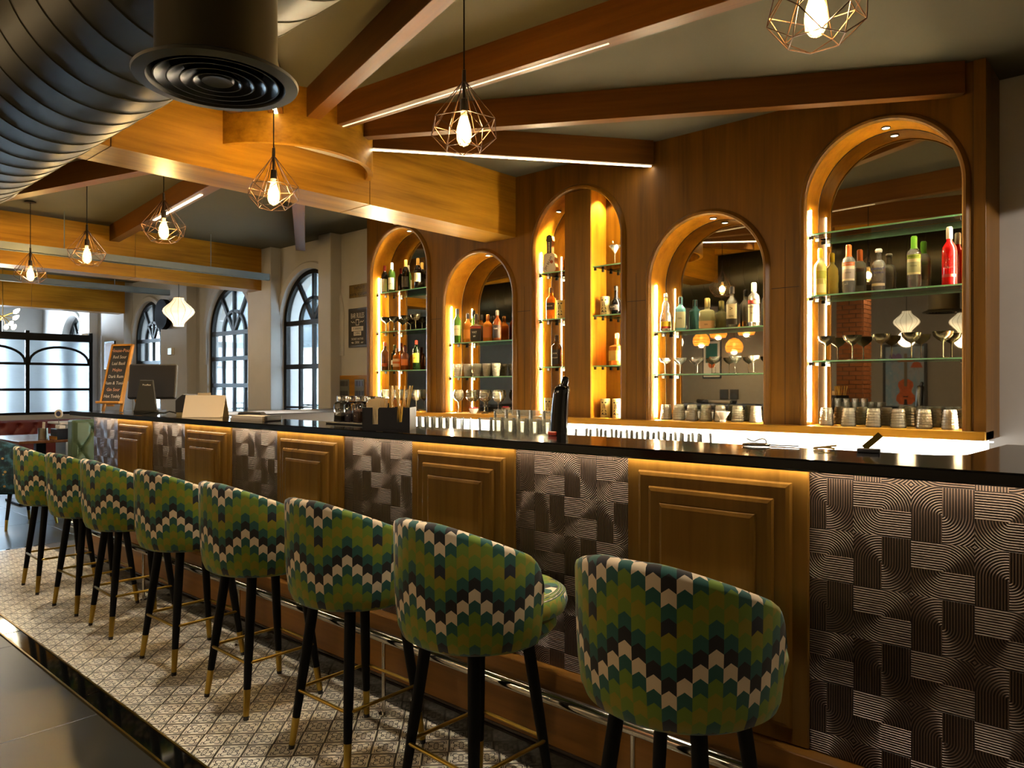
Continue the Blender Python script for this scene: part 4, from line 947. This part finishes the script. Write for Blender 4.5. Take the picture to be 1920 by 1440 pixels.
# small bar tools at the back edge of the counter
s1 = thing('cocktail_strainer', 'flat wire cocktail strainer lying at the back edge of the counter', 'strainer', (-1.00, 2.28, ZK), .2)
MB().lathe([(0, .002), (.042, .002), (.045, .006), (.042, .008), (0, .006)], 28).build('plate', CHROME, s1, smooth=40); MB().tube([(.03 * cos(a), .03 * sin(a), .010 + .012 * abs(sin(a * 1.5))) for a in [k * pi / 8 for k in range(9)]], .0025, 6).build('spring', CHROME, s1); MB().box((.04, -.01, .003), (.13, .01, .006)).build('handle', CHROME, s1)
s2 = thing('bottle_opener', 'flat steel bottle opener propped on a dark block', 'opener', (-.66, 2.27, ZK), .1)
MB().box((-.03, -.012, 0), (.03, .012, .012)).build('block', BLACKP, s2, .002); MB().bar((-.012, 0, .012), (.028, .02, .052), .018, .003, (0, 1, 0)).build('blade', BRASS, s2)
s3 = thing('brass_tongs', 'small brass ice tongs on the counter edge', 'tongs', (-.79, 2.28, ZK), 0)
for s_ in (-1, 1): MB().tube([(-.03, 0, .004), (0, s_ * .006, .008), (.035, s_ * .010, .010 + .004 * s_)], .003, 6).build('arm', BRASS, s3)
pn = thing('marker_pen', 'black marker pen lying at the right end of the counter', 'pen', (-.26, 2.80, ZK + .007), .15)
MB().tube([(0, 0, 0), (.10, 0, 0)], .007, 12).build('barrel', BLACKP, pn, smooth=50); MB().tube([(-.012, 0, 0), (0, 0, 0)], [.002, .005], 10).build('tip', BLACKM, pn)

# ================================================================== ON THE WINDOW WALL
pq = thing('brass_plaque', 'old brass plaque with engraved words above the bar rules poster', 'plaque', (-7.01, YB - .012, 2.45))
MB().box((-.18, 0, -.075), (.20, .010, .075)).build('plate', P('aged_brass', '#6f5a2a', .45, .7, nz=.3, nscale=25), pq, .002)
text('lettering', 'FAMOUS', .05, INK, pq, (.02, -.001, .035), (pi / 2, 0, 0)); text('lettering', 'BAR IN SCOTLAND', .042, INK, pq, (.02, -.001, -.040), (pi / 2, 0, 0))
ps_ = thing('bar_rules_poster', 'black framed bar rules poster beside the back bar', 'poster', (-7.01, YB - .022, 2.025))
MB().box((-.18, 0, -.225), (.18, .02, .225)).build('frame', BLACKP, ps_, .003); MB().box((-.158, -.002, -.20), (.158, 0, .20)).build('print', P('poster_charcoal', '#33302b', .8), ps_)
text('lettering', 'BAR RULES', .085, INKW, ps_, (0, -.003, .135), (pi / 2, 0, 0), sx=.62); MB().box((-.03, -.004, .025), (.03, -.002, .095)).build('beer_mug_print', INKW, ps_); MB().box((-.022, -.005, .032), (.022, -.004, .085)).build('beer_mug_print', P('poster_charcoal', '#33302b', .8), ps_)
for s_ in (-1, 1): MB().tube([(s_ * .05, -.003, .055), (s_ * .07, -.003, .072), (s_ * .09, -.003, .058), (s_ * .12, -.003, .075)], .004, 5).build('flourish_print', INKW, ps_); MB().tube([(s_ * .07, -.003, -.178), (s_ * .09, -.003, -.168), (s_ * .09, -.003, -.180), (s_ * .11, -.003, -.170)], .005, 5).build('flourish_print', INKW, ps_)
MB().box((-.11, -.004, -.04), (.11, -.002, .012)).build('text_box', INKW, ps_); MB().box((-.07, -.004, -.092), (.07, -.002, -.046)).build('text_box', INKW, ps_)
for w, z, s_, m in (('IF DRINKING', -.014, .042, INK), ('COMING', -.069, .042, INK), ('THE NEXT ANOTHER', -.132, .036, INKW), ('DRINK', -.172, .042, INKW)): text('lettering', w, s_, m, ps_, (0, -.0055, z), (pi / 2, 0, 0), sx=.66)
sw = thing('switch_board', 'wooden board with grey switch plates low on the wall', 'switch board', (-7.08, YB - .022, 1.26))
MB().box((-.33, 0, -.28), (.5, .02, .215)).build('board', WX, sw, .003)
for k in range(3):
    p_ = MB().box((-.27 + .29 * k, -.008, -.22), (-.09 + .29 * k, 0, .17)).build('switch_plate', P('switch_grey', '#5c605e', .4), sw, .003)
    for r_ in range(3):
        for c_ in range(3): MB().box((-.255 + .29 * k + c_ * .052, -.013, .09 - r_ * .115), (-.215 + .29 * k + c_ * .052, -.008, .15 - r_ * .115)).build('switch_rocker', P('rocker_dark', '#33363a', .4), p_)
sp = thing('round_wall_speaker', 'round black wall disc behind the glowing lantern', 'speaker', (-11.75, 4.93, 2.47))
b = MB().lathe([(0, -.05), (.21, -.05), (.235, -.03), (.235, .05), (0, .05)], 40); b.build('disc', P('matt_black_disc', '#0a0808', .9, spec=.1), sp, smooth=40, rot=(pi / 2, 0, 0))
MB().lathe([(.20, -.052), (.205, -.056), (.21, -.052)], 40).build('rim', BLACKM, sp, rot=(pi / 2, 0, 0)); MB().box((-.03, .04, -.03), (.03, .075, .03)).build('bracket', BLACKM, sp)
lb = thing('emergency_light', 'small white wall light box below the lantern', 'wall light', (-11.62, 4.955, 1.89)); MB().box((-.075, 0, -.055), (.075, .045, .055)).build('case', WHITE, lb, .004); MB().box((-.045, -.003, -.05), (.073, 0, .05)).build('lens', P('pale_lens', '#cfe0da', .2), lb)
cc = thing('security_camera', 'white security camera on the pilaster by the partition', 'security camera', (-15.15, 4.96, 2.29))
MB().box((-.05, -.02, -.06), (.05, .04, .06)).build('base', WHITE, cc, .008); MB().tube([(-.0, -.01, 0), (.02, -.12, -.02)], .05, 20).build('body', WHITE, cc, smooth=50); MB().tube([(.019, -.115, -.019), (.023, -.128, -.022)], .032, 16).build('lens', BLACKG, cc)
def m_art(name, cs):
    m, nt, b = newmat(name); _, v = coords(nt); n = noise(nt, v, 3.5, 6, .7, (1, 1, .5)); nt.links.new(ramp(nt, n, [(.3, cs[0]), (.7, cs[-1])] + [(.3 + .4 * (i + 1) / (len(cs) - 1), c) for i, c in enumerate(cs[1:-1])]).k, b.inputs['Base Color']); return m
fp = thing('framed_picture', 'small pastel picture in a black frame beside the chalkboard', 'picture', (-14.12, 4.965, 1.90)); MB().box((-.23, 0, -.25), (.23, .03, .25)).build('frame', BLACKP, fp, .004)
MB().box((-.20, -.003, -.22), (.20, 0, .22)).build('print', m_art('pastel_print', [lin('#7a7fa8'), lin('#d8c3c0'), lin('#b7b2c4'), lin('#e5dcd8')]), fp)

# ================================================================== LANTERNS
SILK = E_('lantern_silk_lit', (1, .84, .54), .62); RIB = P('lantern_rib', '#8a6f42', .6)
LPROF = [(.060, -.175), (.064, -.150), (.080, -.120), (.128, -.070), (.170, -.028), (.185, .005), (.176, .035), (.140, .072), (.092, .112), (.066, .145), (.060, .175)]
def make_lantern():
    t = thing('silk_lantern', 'x', 'lantern')
    MB().lathe(LPROF, 28).build('shade', SILK, t, smooth=50)
    for k in range(14): a = 2 * pi * k / 14; MB().tube([((r + .001) * cos(a), (r + .001) * sin(a), z) for r, z in LPROF], .0022, 4).build('rib', RIB, t)
    MB().tube([(0, 0, 0), (0, 0, .35)], .004, 6).build('cord', BLACKM, t); MB().lathe([(0, .172), (.064, .172), (.064, .178), (0, .178)], 20).build('top_ring', RIB, t)
    return t
lan = make_lantern()
for i, (p_, w_, L) in enumerate((((-9.114, 4.0, 2.262), 9, 'glowing cream silk lantern hanging below the cross beam by the windows'), ((-3.05, -2.4, 2.316), 18, 'glowing silk lantern mirrored in the middle of the largest niche'),
                        ((-2.30, -2.4, 2.276), 18, 'glowing silk lantern mirrored at the right edge of the largest niche'), ((-9.6, -2.4, 2.34), 22, 'glowing silk lantern mirrored above the upright crystal tumblers'), ((-6.3, -1.2, 2.34), 22, 'glowing silk lantern in the dining side behind the camera'))):
    o = lan if i == 0 else dup(lan); o.location = p_; o['label'] = L; o['group'] = 'silk lanterns'
    for c_ in o.children:
        if c_.name.startswith('cord'): c_.scale.z = ((2.604 if i == 0 else ZC) - p_[2]) / .35
    if p_[2] > 0: lamp('POINT', 'lantern_light', (0, 0, -.25), w_, (1, .72, .42), o, .12)

# ================================================================== FROSTED PARTITION AND FAR SEATING
def m_frost():
    m = bpy.data.materials.new('reeded_frosted_glass'); m.use_nodes = True; nt = m.node_tree; b = nt.nodes['Principled BSDF']; (x, y, z), v = coords(nt)
    b.inputs['Transmission Weight'].default_value = 1.; b.inputs['Roughness'].default_value = .45; b.inputs['IOR'].default_value = 1.08; b.inputs['Base Color'].default_value = (.80, .92, 1.0, 1)
    bump(nt, b, noise(nt, v, 1., 3, .6, (1, 6, 40)), .5, .02); return m
FROST = m_frost()
XP = -15.0; pt = thing('frosted_partition', 'black framed frosted glass partition with arched bars', 'partition', (XP, 0, 0))
ys = [-1.12, -.11, .90, 1.91, 2.92, 3.935, 4.95]
for y in ys: MB().box((-.03, y - .03, .85), (.03, y + .03, 2.33)).build('post', BLACKM, pt)
MB().box((-.035, ys[0], 2.16), (.035, ys[-1] + .03, 2.29)).build('top_rail', BLACKM, pt)
for z in (.865, 1.29, 1.745): MB().box((-.025, ys[0], z - .022), (.025, ys[-1], z + .022)).build('rail', BLACKM, pt)
for a, c in zip(ys, ys[1:]):
    m_, hw = (a + c) / 2, (c - a) / 2 - .03; pts = [(0, m_ - hw * cos(k * pi / 16), 1.75 + .30 * sin(k * pi / 16) ** .9) for k in range(17)]
    MB().tube(pts, .022, 8).build('arch_bar', BLACKM, pt)
    for z0, z1 in ((.88, 1.27), (1.31, 1.725), (1.765, 2.16)): MB().box((-.004, a + .03, z0), (.004, c - .03, z1)).build('pane', FROST, pt)
lowall = MB().box((XP - .08, -1.2, 0), (XP + .08, 4.98, .845)).build('wall_low', PLAST); tag(lowall, kind='structure')
def tufted(mb, w, h, nx, nz, depth, x0=0, z0=0, dx=.22, dz=.16, y=0):
    """tufted upholstery face in the xz plane, bulging to -y"""
    o = []; bts = []
    rz = max(1, round(h / dz))
    for j in range(rz):
        for i in range(int(w / dx) + 2): bts.append((x0 + (i + (.5 if j % 2 else 0)) * dx - dx * .25, z0 + h * (j + .5) / rz))
    for j in range(nz + 1):
        for i in range(nx + 1):
            X, Z = x0 + w * i / nx, z0 + h * j / nz; e = min(i, nx - i, j, nz - j); b_ = depth * min(1, e / 2)
            for bx, bz in bts:
                u_, w_ = X - bx, Z - bz
                if abs(u_) > dx * .75 or abs(w_) > h / rz * 1.1: continue
                b_ -= depth * 1.0 * math.exp(-(u_ * u_ + w_ * w_) / .030 ** 2)
                k_ = h / rz / (dx / 2); L_ = sqrt(1 + k_ * k_)
                for sg in (-1, 1):
                    pd = abs(w_ - sg * k_ * u_) / L_
                    if abs(u_) <= dx / 2: b_ -= depth * .22 * math.exp(-(pd / .010) ** 2)
            o.append((X, y - max(b_, -.01), Z))
    mb.add(o, [(j * (nx + 1) + i, j * (nx + 1) + i + 1, (j + 1) * (nx + 1) + i + 1, (j + 1) * (nx + 1) + i) for j in range(nz) for i in range(nx)])
    return bts
RLEA = P('oxblood_leather', '#6e2a22', .42, nz=.12, nscale=6); GLEA = P('sage_leather', '#5c7563', .4, nz=.08, nscale=6)
so = thing('banquette', 'long oxblood tufted banquette below the frosted partition', 'sofa', (XP + .12, 0, 0), pi / 2)
b = MB(); tufted(b, 6.0, .36, 240, 20, .06, -1.1, .40, .24, .18, -.06); b.build('backrest', RLEA, so, smooth=60); MB().box((-1.1, -.06, 0), (4.9, .03, .76)).build('back_frame', RLEA, so, .02); MB().box((-1.1, -.60, .14), (4.9, -.06, .43)).build('seat', RLEA, so, .04, seg=2); MB().box((-1.1, -.56, 0), (4.9, -.06, .14)).build('plinth', BLACKP, so)
TOPW = wood('walnut_top', 'x', '#5e3a24', '#7d553a', .25)
def table(loc, label, sx=.6, sy=.4):
    t = thing('dining_table', label, 'table', loc); MB().box((-sx, -sy, .72), (sx, sy, .75)).build('tabletop', TOPW, t, .004); MB().box((-.05, -.05, .03), (.05, .05, .72)).build('pedestal', BLACKM, t); MB().box((-.28, -.28, 0), (.28, .28, .03)).build('base', BLACKM, t, .004); return t
table((-9.95, 2.74, 0), 'dark wooden dining table behind the blue armchair', .66, .38)
cu = thing('cutlery_tin', 'steel tin of cutlery and a number tag on the dining table', 'tin', (-9.62, 2.68, .7505)); MB().lathe([(0, 0), (.05, 0), (.05, .12), (.046, .12), (.046, .01), (0, .01)], 20).build('tin', STEEL, cu, smooth=40)
for k in range(4): MB().tube([(.015 * k - .02, 0, .02), (.02 * k - .03, .01, .19)], .006, 6).build('handle', WHITE, cu)
nb = thing('table_number', 'round table number on a thin stand', 'table number', (-9.62, 2.84, .7505)); MB().tube([(0, 0, 0), (0, 0, .24)], .004, 6).build('stem', STEEL, nb); MB().lathe([(0, -.005), (.05, -.005), (.05, .005), (0, .005)], 24).build('disc', WHITEG, nb, loc=(0, 0, .28), rot=(pi / 2, 0, .6)); MB().lathe([(0, -.007), (.03, -.007), (.03, .007), (0, .007)], 20).build('disc_centre', P('number_blue', '#3a3f66', .5), nb, loc=(0, 0, .28), rot=(pi / 2, 0, .6)); MB().lathe([(0, 0), (.035, 0), (.03, .008), (0, .01)], 20).build('foot', STEEL, nb)
co = thing('condiment_box', 'black condiment box with white sachets on the dining table', 'box', (-9.42, 2.80, .7505)); MB().box((-.11, -.07, 0), (.11, .07, .12)).build('box', BLACKP, co, .004); MB().box((-.12, -.08, 0), (.12, -.071, .035)).build('wooden_front', WX, co)
for k in range(5): MB().box((-.08 + .03 * k, -.03, .10), (-.06 + .03 * k, .03, .155 - .006 * (k % 2))).build('sachet', WHITE, co)
sv = thing('service_table', 'white service table behind the green tufted chair', 'table', (-10.8, 3.45, 0)); MB().box((-.25, -.32, .86), (.25, .32, .885)).build('tabletop', WHITE, sv, .004); MB().box((-.2, -.24, .0), (.2, .24, .86)).build('cabinet', P('service_grey', '#9aa09f', .5), sv, .004)
gc = thing('tufted_chair', 'sage green tufted high back chair beside the end of the bar', 'chair', (-8.75, 2.98, 0), radians(92))
b = MB(); tufted(b, .56, .62, 64, 64, .07, -.28, .36, .24, .19, -.05); b.build('back_cover', GLEA, gc, smooth=60); MB().box((-.29, -.05, .12), (.29, .09, .99)).build('backrest', GLEA, gc, .02, seg=2); MB().box((-.28, .09, .20), (.28, .60, .46)).build('seat', GLEA, gc, .03, seg=2)
for sx in (-.24, .24):
    for sy in (0, .54): MB().tube([(sx, sy, .2), (sx * 1.05, sy, 0)], [.018, .012], 10).build('leg', LEGB, gc)
def m_leaf():
    m, nt, b = newmat('blue_leaf_fabric'); (u, v, _), vec = coords(nt, 'UV'); n = noise(nt, vec, .5, 4, .6); w_ = nt.nodes.new('ShaderNodeTexVoronoi'); w_.inputs['Scale'].default_value = .45; nt.links.new(vec, w_.inputs['Vector'])
    c = ramp(nt, n, [(.38, lin('#0f2438')), (.62, lin('#3a6c88')), (.5, lin('#1c3c46'))]); c = mixc(nt, S(nt, w_.outputs['Distance']).lt(.16), c, lin('#b89a62')); nt.links.new(c.k, b.inputs['Base Color']); b.inputs['Roughness'].default_value = .8; return m
LEAF = m_leaf(); ash = shell_mesh(.87, .70, .33, .33, (.0345, .0325)); aseat = cushion_mesh(.29, .36, .47)
for i, (p_, r_, L) in enumerate((((-8.37, 2.12, 0), .25, 'blue leaf print armchair behind the farthest stool'),)):
    t = thing('armchair', L, 'armchair', p_, r_); link('backrest', ash, LEAF, t); link('seat', aseat, LEAF, t, (0, .04, 0))
    for sx in (-1, 1):
        for sy in (-1, 1):
            lg = MB().tube([(sx * .15, sy * .15, .36), (sx * .22, sy * .22, .10)], [.02, .014], 10).build('leg', LEGB, t); MB().tube([(sx * .22, sy * .22, .10), (sx * .235, sy * .235, 0)], [.014, .011], 10).build('ferrule', BRASS, lg)
ch = thing('branch_chandelier', 'brass branch chandelier with leaf shaped bulbs at the far left', 'chandelier', (-12.6, 3.0, 2.30)); MB().tube([(0, 0, 0), (0, 0, .85)], .006, 6).build('stem', BRASS, ch)
LBULB = E_('leaf_bulb_lit', (1, .88, .6), 7.0)
for k in range(9):
    a = k * 2.4; r = .16 + .03 * (k % 3); z = -.12 + .08 * (k % 4); e = (r * cos(a), r * sin(a), z)
    MB().tube([(0, 0, .06), (e[0] * .6, e[1] * .6, .04 + z * .5), e], .005, 6).build('branch', BRASS, ch); MB().lathe([(0, -.03), (.028, .0), (.03, .03), (.012, .075), (0, .085)], 12).build('bulb', LBULB, ch, smooth=60, loc=e, rot=(0, .9, a))
lamp('POINT', 'chandelier_light', (0, 0, -.2), 20, (1, .78, .48), ch, .15)

# ================================================================== THE DINING SIDE (seen in the niche mirrors)
pc = thing('violin_painting', 'framed painting of an orange violin and wine glasses mirrored in the largest niche', 'painting', (-3.718, YF + .03, 1.507), pi)
MB().box((-.37, 0, -.62), (.37, .03, .62)).build('frame', BLACKP, pc, .006); MB().box((-.32, -.004, -.57), (.32, 0, .57)).build('canvas', m_art('painting_wash', [lin('#4a4a52'), lin('#8c8f96'), lin('#6d8ba0'), lin('#b9b4ab')]), pc)
VO = P('violin_orange', '#b1501a', .6, nz=.25, nscale=12)
vb = [(0, -.50), (.10, -.49), (.16, -.42), (.15, -.33), (.10, -.27), (.10, -.22), (.13, -.15), (.12, -.08), (.05, -.03), (0, -.02)]
MB().prism([(a - .02, z) for a, z in vb] + [(-a - .02, z) for a, z in reversed(vb[1:-1])], -.007, -.004).build('violin_body', VO, pc)
MB().box((-.045, -.010, -.16), (.005, -.007, .44)).build('violin_neck', P('violin_neck_grey', '#6a5f4a', .7), pc); MB().box((-.06, -.010, -.36), (.02, -.007, -.34)).build('violin_bridge', INK, pc); MB().prism([(-.05, -.50), (.01, -.50), (.0, -.40), (-.04, -.40)], -.010, -.007).build('tailpiece', INK, pc)
for s_ in (-.20, -.10): MB().lathe([(0, 0), (.05, .0), (.058, .0018), (.04, .003), (0, .003)], 20, sy=1.5).build('painted_glass', P('painted_purple', '#6a5580', .7), pc, loc=(s_ * -1, -.004, .36), rot=(pi / 2, 0, 0))
MB().prism([(-.30, .18), (-.10, .18), (-.14, .27), (-.20, .30), (-.27, .26)], -.007, -.004).build('painted_fruit', P('painted_rust', '#a04a24', .7), pc)
p2 = thing('green_print', 'white framed print with a teal patch mirrored behind the clear coupes', 'picture', (-7.555, YF + .03, 1.94), pi); MB().box((-.22, 0, -.42), (.22, .03, .42)).build('frame', BLACKP, p2, .005); MB().box((-.19, -.004, -.39), (.19, 0, .39)).build('print', WHITE, p2); MB().box((-.14, -.006, -.08), (.14, -.004, .34)).build('teal_patch', P('teal_print', '#1f5c56', .7), p2); MB().lathe([(0, 0), (.08, 0), (.08, .002), (0, .002)], 20).build('orange_patch', P('orange_print', '#c4622a', .7), p2, loc=(0, -.006, -.12), rot=(pi / 2, 0, 0))
for k, X in enumerate((-7.27, -7.04)): tag(MB().box((X - .095, YF + .002, 1.07), (X + .095, YF + .03, 1.28)).build('wall_plate', P('plate_dark', '#34312d', .5), None, .004), ['left', 'right'][k] + ' dark square wall plate mirrored above the upturned tumblers', 'plate', 'dark wall plates')
bp = thing('brick_pillar', 'square pillar of orange bricks mirrored at the left of the largest niche', 'pillar', (-4.0, -3.0, 0)); MB().box((-.205, -.205, 0), (.205, .205, ZC)).build('core', P('mortar', '#6a5442', .9), bp)
brk = MB().box((-.098, -.012, -.031), (.098, .012, .031)).mesh('brick', .003); brk.materials.append(P('brick_orange', '#8d5226', .85, nz=.2, nscale=7)); hbk = MB().box((-.046, -.012, -.031), (.046, .012, .031)).mesh('brick', .003); hbk.materials.append(MATS['brick_orange'])
for j in range(43):
    z = .036 + j * .0725
    for rz, fx in ((pi, 0), (pi / 2, 1)):
        for u in ((-.104, .104) if j % 2 else (-.156, 0, .156)):
            me = brk if (j % 2 or u == 0) else hbk
            link('brick', me, None, bp, (u if not fx else .208, .208 if not fx else u, z), (0, 0, rz))
RAT = P('woven_rattan', '#b06a1c', .7, bmp=.6, bscale=90)
def m_rattan():
    m = thin('lit_rattan', (.5, .3, .1), .3, diff=.9, dcol=(.62, .30, .06)); return m
WR = m_rattan()
wl_ = None
for k, p_ in enumerate(((-7.295, -4.0, 2.32), (-6.72, -3.6, 2.44), (-6.48, -3.8, 2.15), (-6.14, -3.6, 2.47))):
    if wl_ is None:
        wl_ = thing('rattan_pendant', 'x', 'pendant lamp'); MB().lathe([(.03, .15), (.09, .12), (.15, .05), (.172, -.02), (.165, -.08), (.14, -.13)], 28).build('woven_shade', WR, wl_, smooth=50)
        for z, r in ((.12, .091), (.05, .151), (-.02, .173), (-.08, .166), (-.13, .141)): MB().tube([(r * cos(a * pi / 12), r * sin(a * pi / 12), z) for a in range(24)], .005, 5, True).build('hoop', RAT, wl_)
        MB().tube([(0, 0, .14), (0, 0, .6)], .004, 6).build('cord', BLACKM, wl_); MB().lathe([(0, -.03), (.025, -.01), (.03, .02), (.012, .06), (0, .07)], 14).build('bulb', E_('rattan_bulb', (1, .75, .4), 30), wl_, smooth=60); o = wl_
    else: o = dup(wl_)
    o.location = p_; o['label'] = ['leftmost', 'second', 'lowest', 'rightmost'][k] + ' of the four woven rattan lamps mirrored in the second niche from the right'; o['group'] = 'rattan lamps on the dining side'
    lamp('POINT', 'rattan_light', (0, 0, -.12), 14, WARM, o, .05)
# unseen fill spots added over the dining side; the last lights the right wall
sm = None
for k, (X, Yy) in enumerate(((-1.2, -1.6), (-3.6, -2.9), (-6.0, -2.9), (-8.4, -2.9), (-10.8, -2.9), (1.2, -1.6), (-11.2, .2), (-6.4, .2), (2.45, 3.7))):
    t = thing('ceiling_spot', 'unseen round ceiling spotlight added for fill light', 'spotlight', (X, Yy, ZC), 0, 'added fill spots over the dining side'); MB().lathe([(.035, -.001), (.05, -.001), (.052, -.006), (.034, -.008)], 20).build('rim', WHITE, t); MB().lathe([(0, -.003), (.034, -.003)], 20).build('lens', SPOTE, t)
    if X > 2: MB().tube([(0, 0, 0), (0, 0, -.15)], .012, 10).build('stem', BLACKM, t); MB().tube([(.03, -.02, -.14), (-.03, .02, -.18)], .03, 14).build('head', BLACKM, t)
    if X > 2: lamp('SPOT', 'spot_light', (0, 0, -.20), 400, (1, .84, .66), t, .04, Vector((-3.05, 1.42, -1.0)).to_track_quat('-Z', 'Y').to_euler(), spot_size=radians(46), spot_blend=.4)
    else: lamp('SPOT', 'spot_light', (0, 0, -.02), 40, (1, .80, .55), t, .04, (0, 0, 0), spot_size=radians(110), spot_blend=.7)
for k in range(6):
    X = -1.0 - 1.35 * k
    t = thing('ceiling_spot', 'small recessed spotlight above the bar stools behind the air duct', 'spotlight', (X, 1.60, ZC), 0, 'recessed spots above the stools'); MB().lathe([(.035, -.001), (.05, -.001), (.052, -.006), (.034, -.008)], 20).build('rim', WHITE, t); MB().lathe([(0, -.003), (.034, -.003)], 20).build('lens', SPOTE, t)
    lamp('SPOT', 'spot_light', (0, 0, -.02), 80, (1, .92, .78), t, .03, (0, 0, 0), spot_size=radians(62), spot_blend=.6)
# daylight enters through the windows: portals steer sampling to the openings
for cx, hw, zs, zp in WINS + [WIN4]:
    l = lamp('AREA', 'window_portal', (cx, 5.45, (zs + zp + hw) / 2), 1, (1, 1, 1), None, (2 * hw, zp + hw - zs), (radians(-90), 0, 0)); l.data.cycles.is_portal = True
l = lamp('AREA', 'window_portal', (XL - .15, 2.55, 1.68), 1, (1, 1, 1), None, (8.0, 2.15), (0, radians(-90), 0)); l.data.size, l.data.size_y = 2.15, 3.7; l.data.cycles.is_portal = True
# alike things in rows: say which one of the row each is
_ord = ['first', 'second', 'third', 'fourth', 'fifth', 'sixth', 'seventh', 'eighth', 'ninth', 'tenth']
_rows = {}
for o in list(SC.objects):
    if o.parent is None and o.get('label') and o.get('group'): _rows.setdefault((o['label'], o['group']), []).append(o)
for (L, g), os_ in _rows.items():
    if len(os_) < 2: continue
    ysr = sorted({round(o.location.y, 2) for o in os_})
    for yv in ysr:
        r = sorted([o for o in os_ if round(o.location.y, 2) == yv], key=lambda o: o.location.x)
        for k, o in enumerate(r):
            o['label'] = L + ', ' + ((['front', 'second', 'third', 'fourth', 'fifth', 'sixth'][ysr.index(yv)] + ' row ') if len(ysr) > 1 else '') + _ord[k] + ' from left'
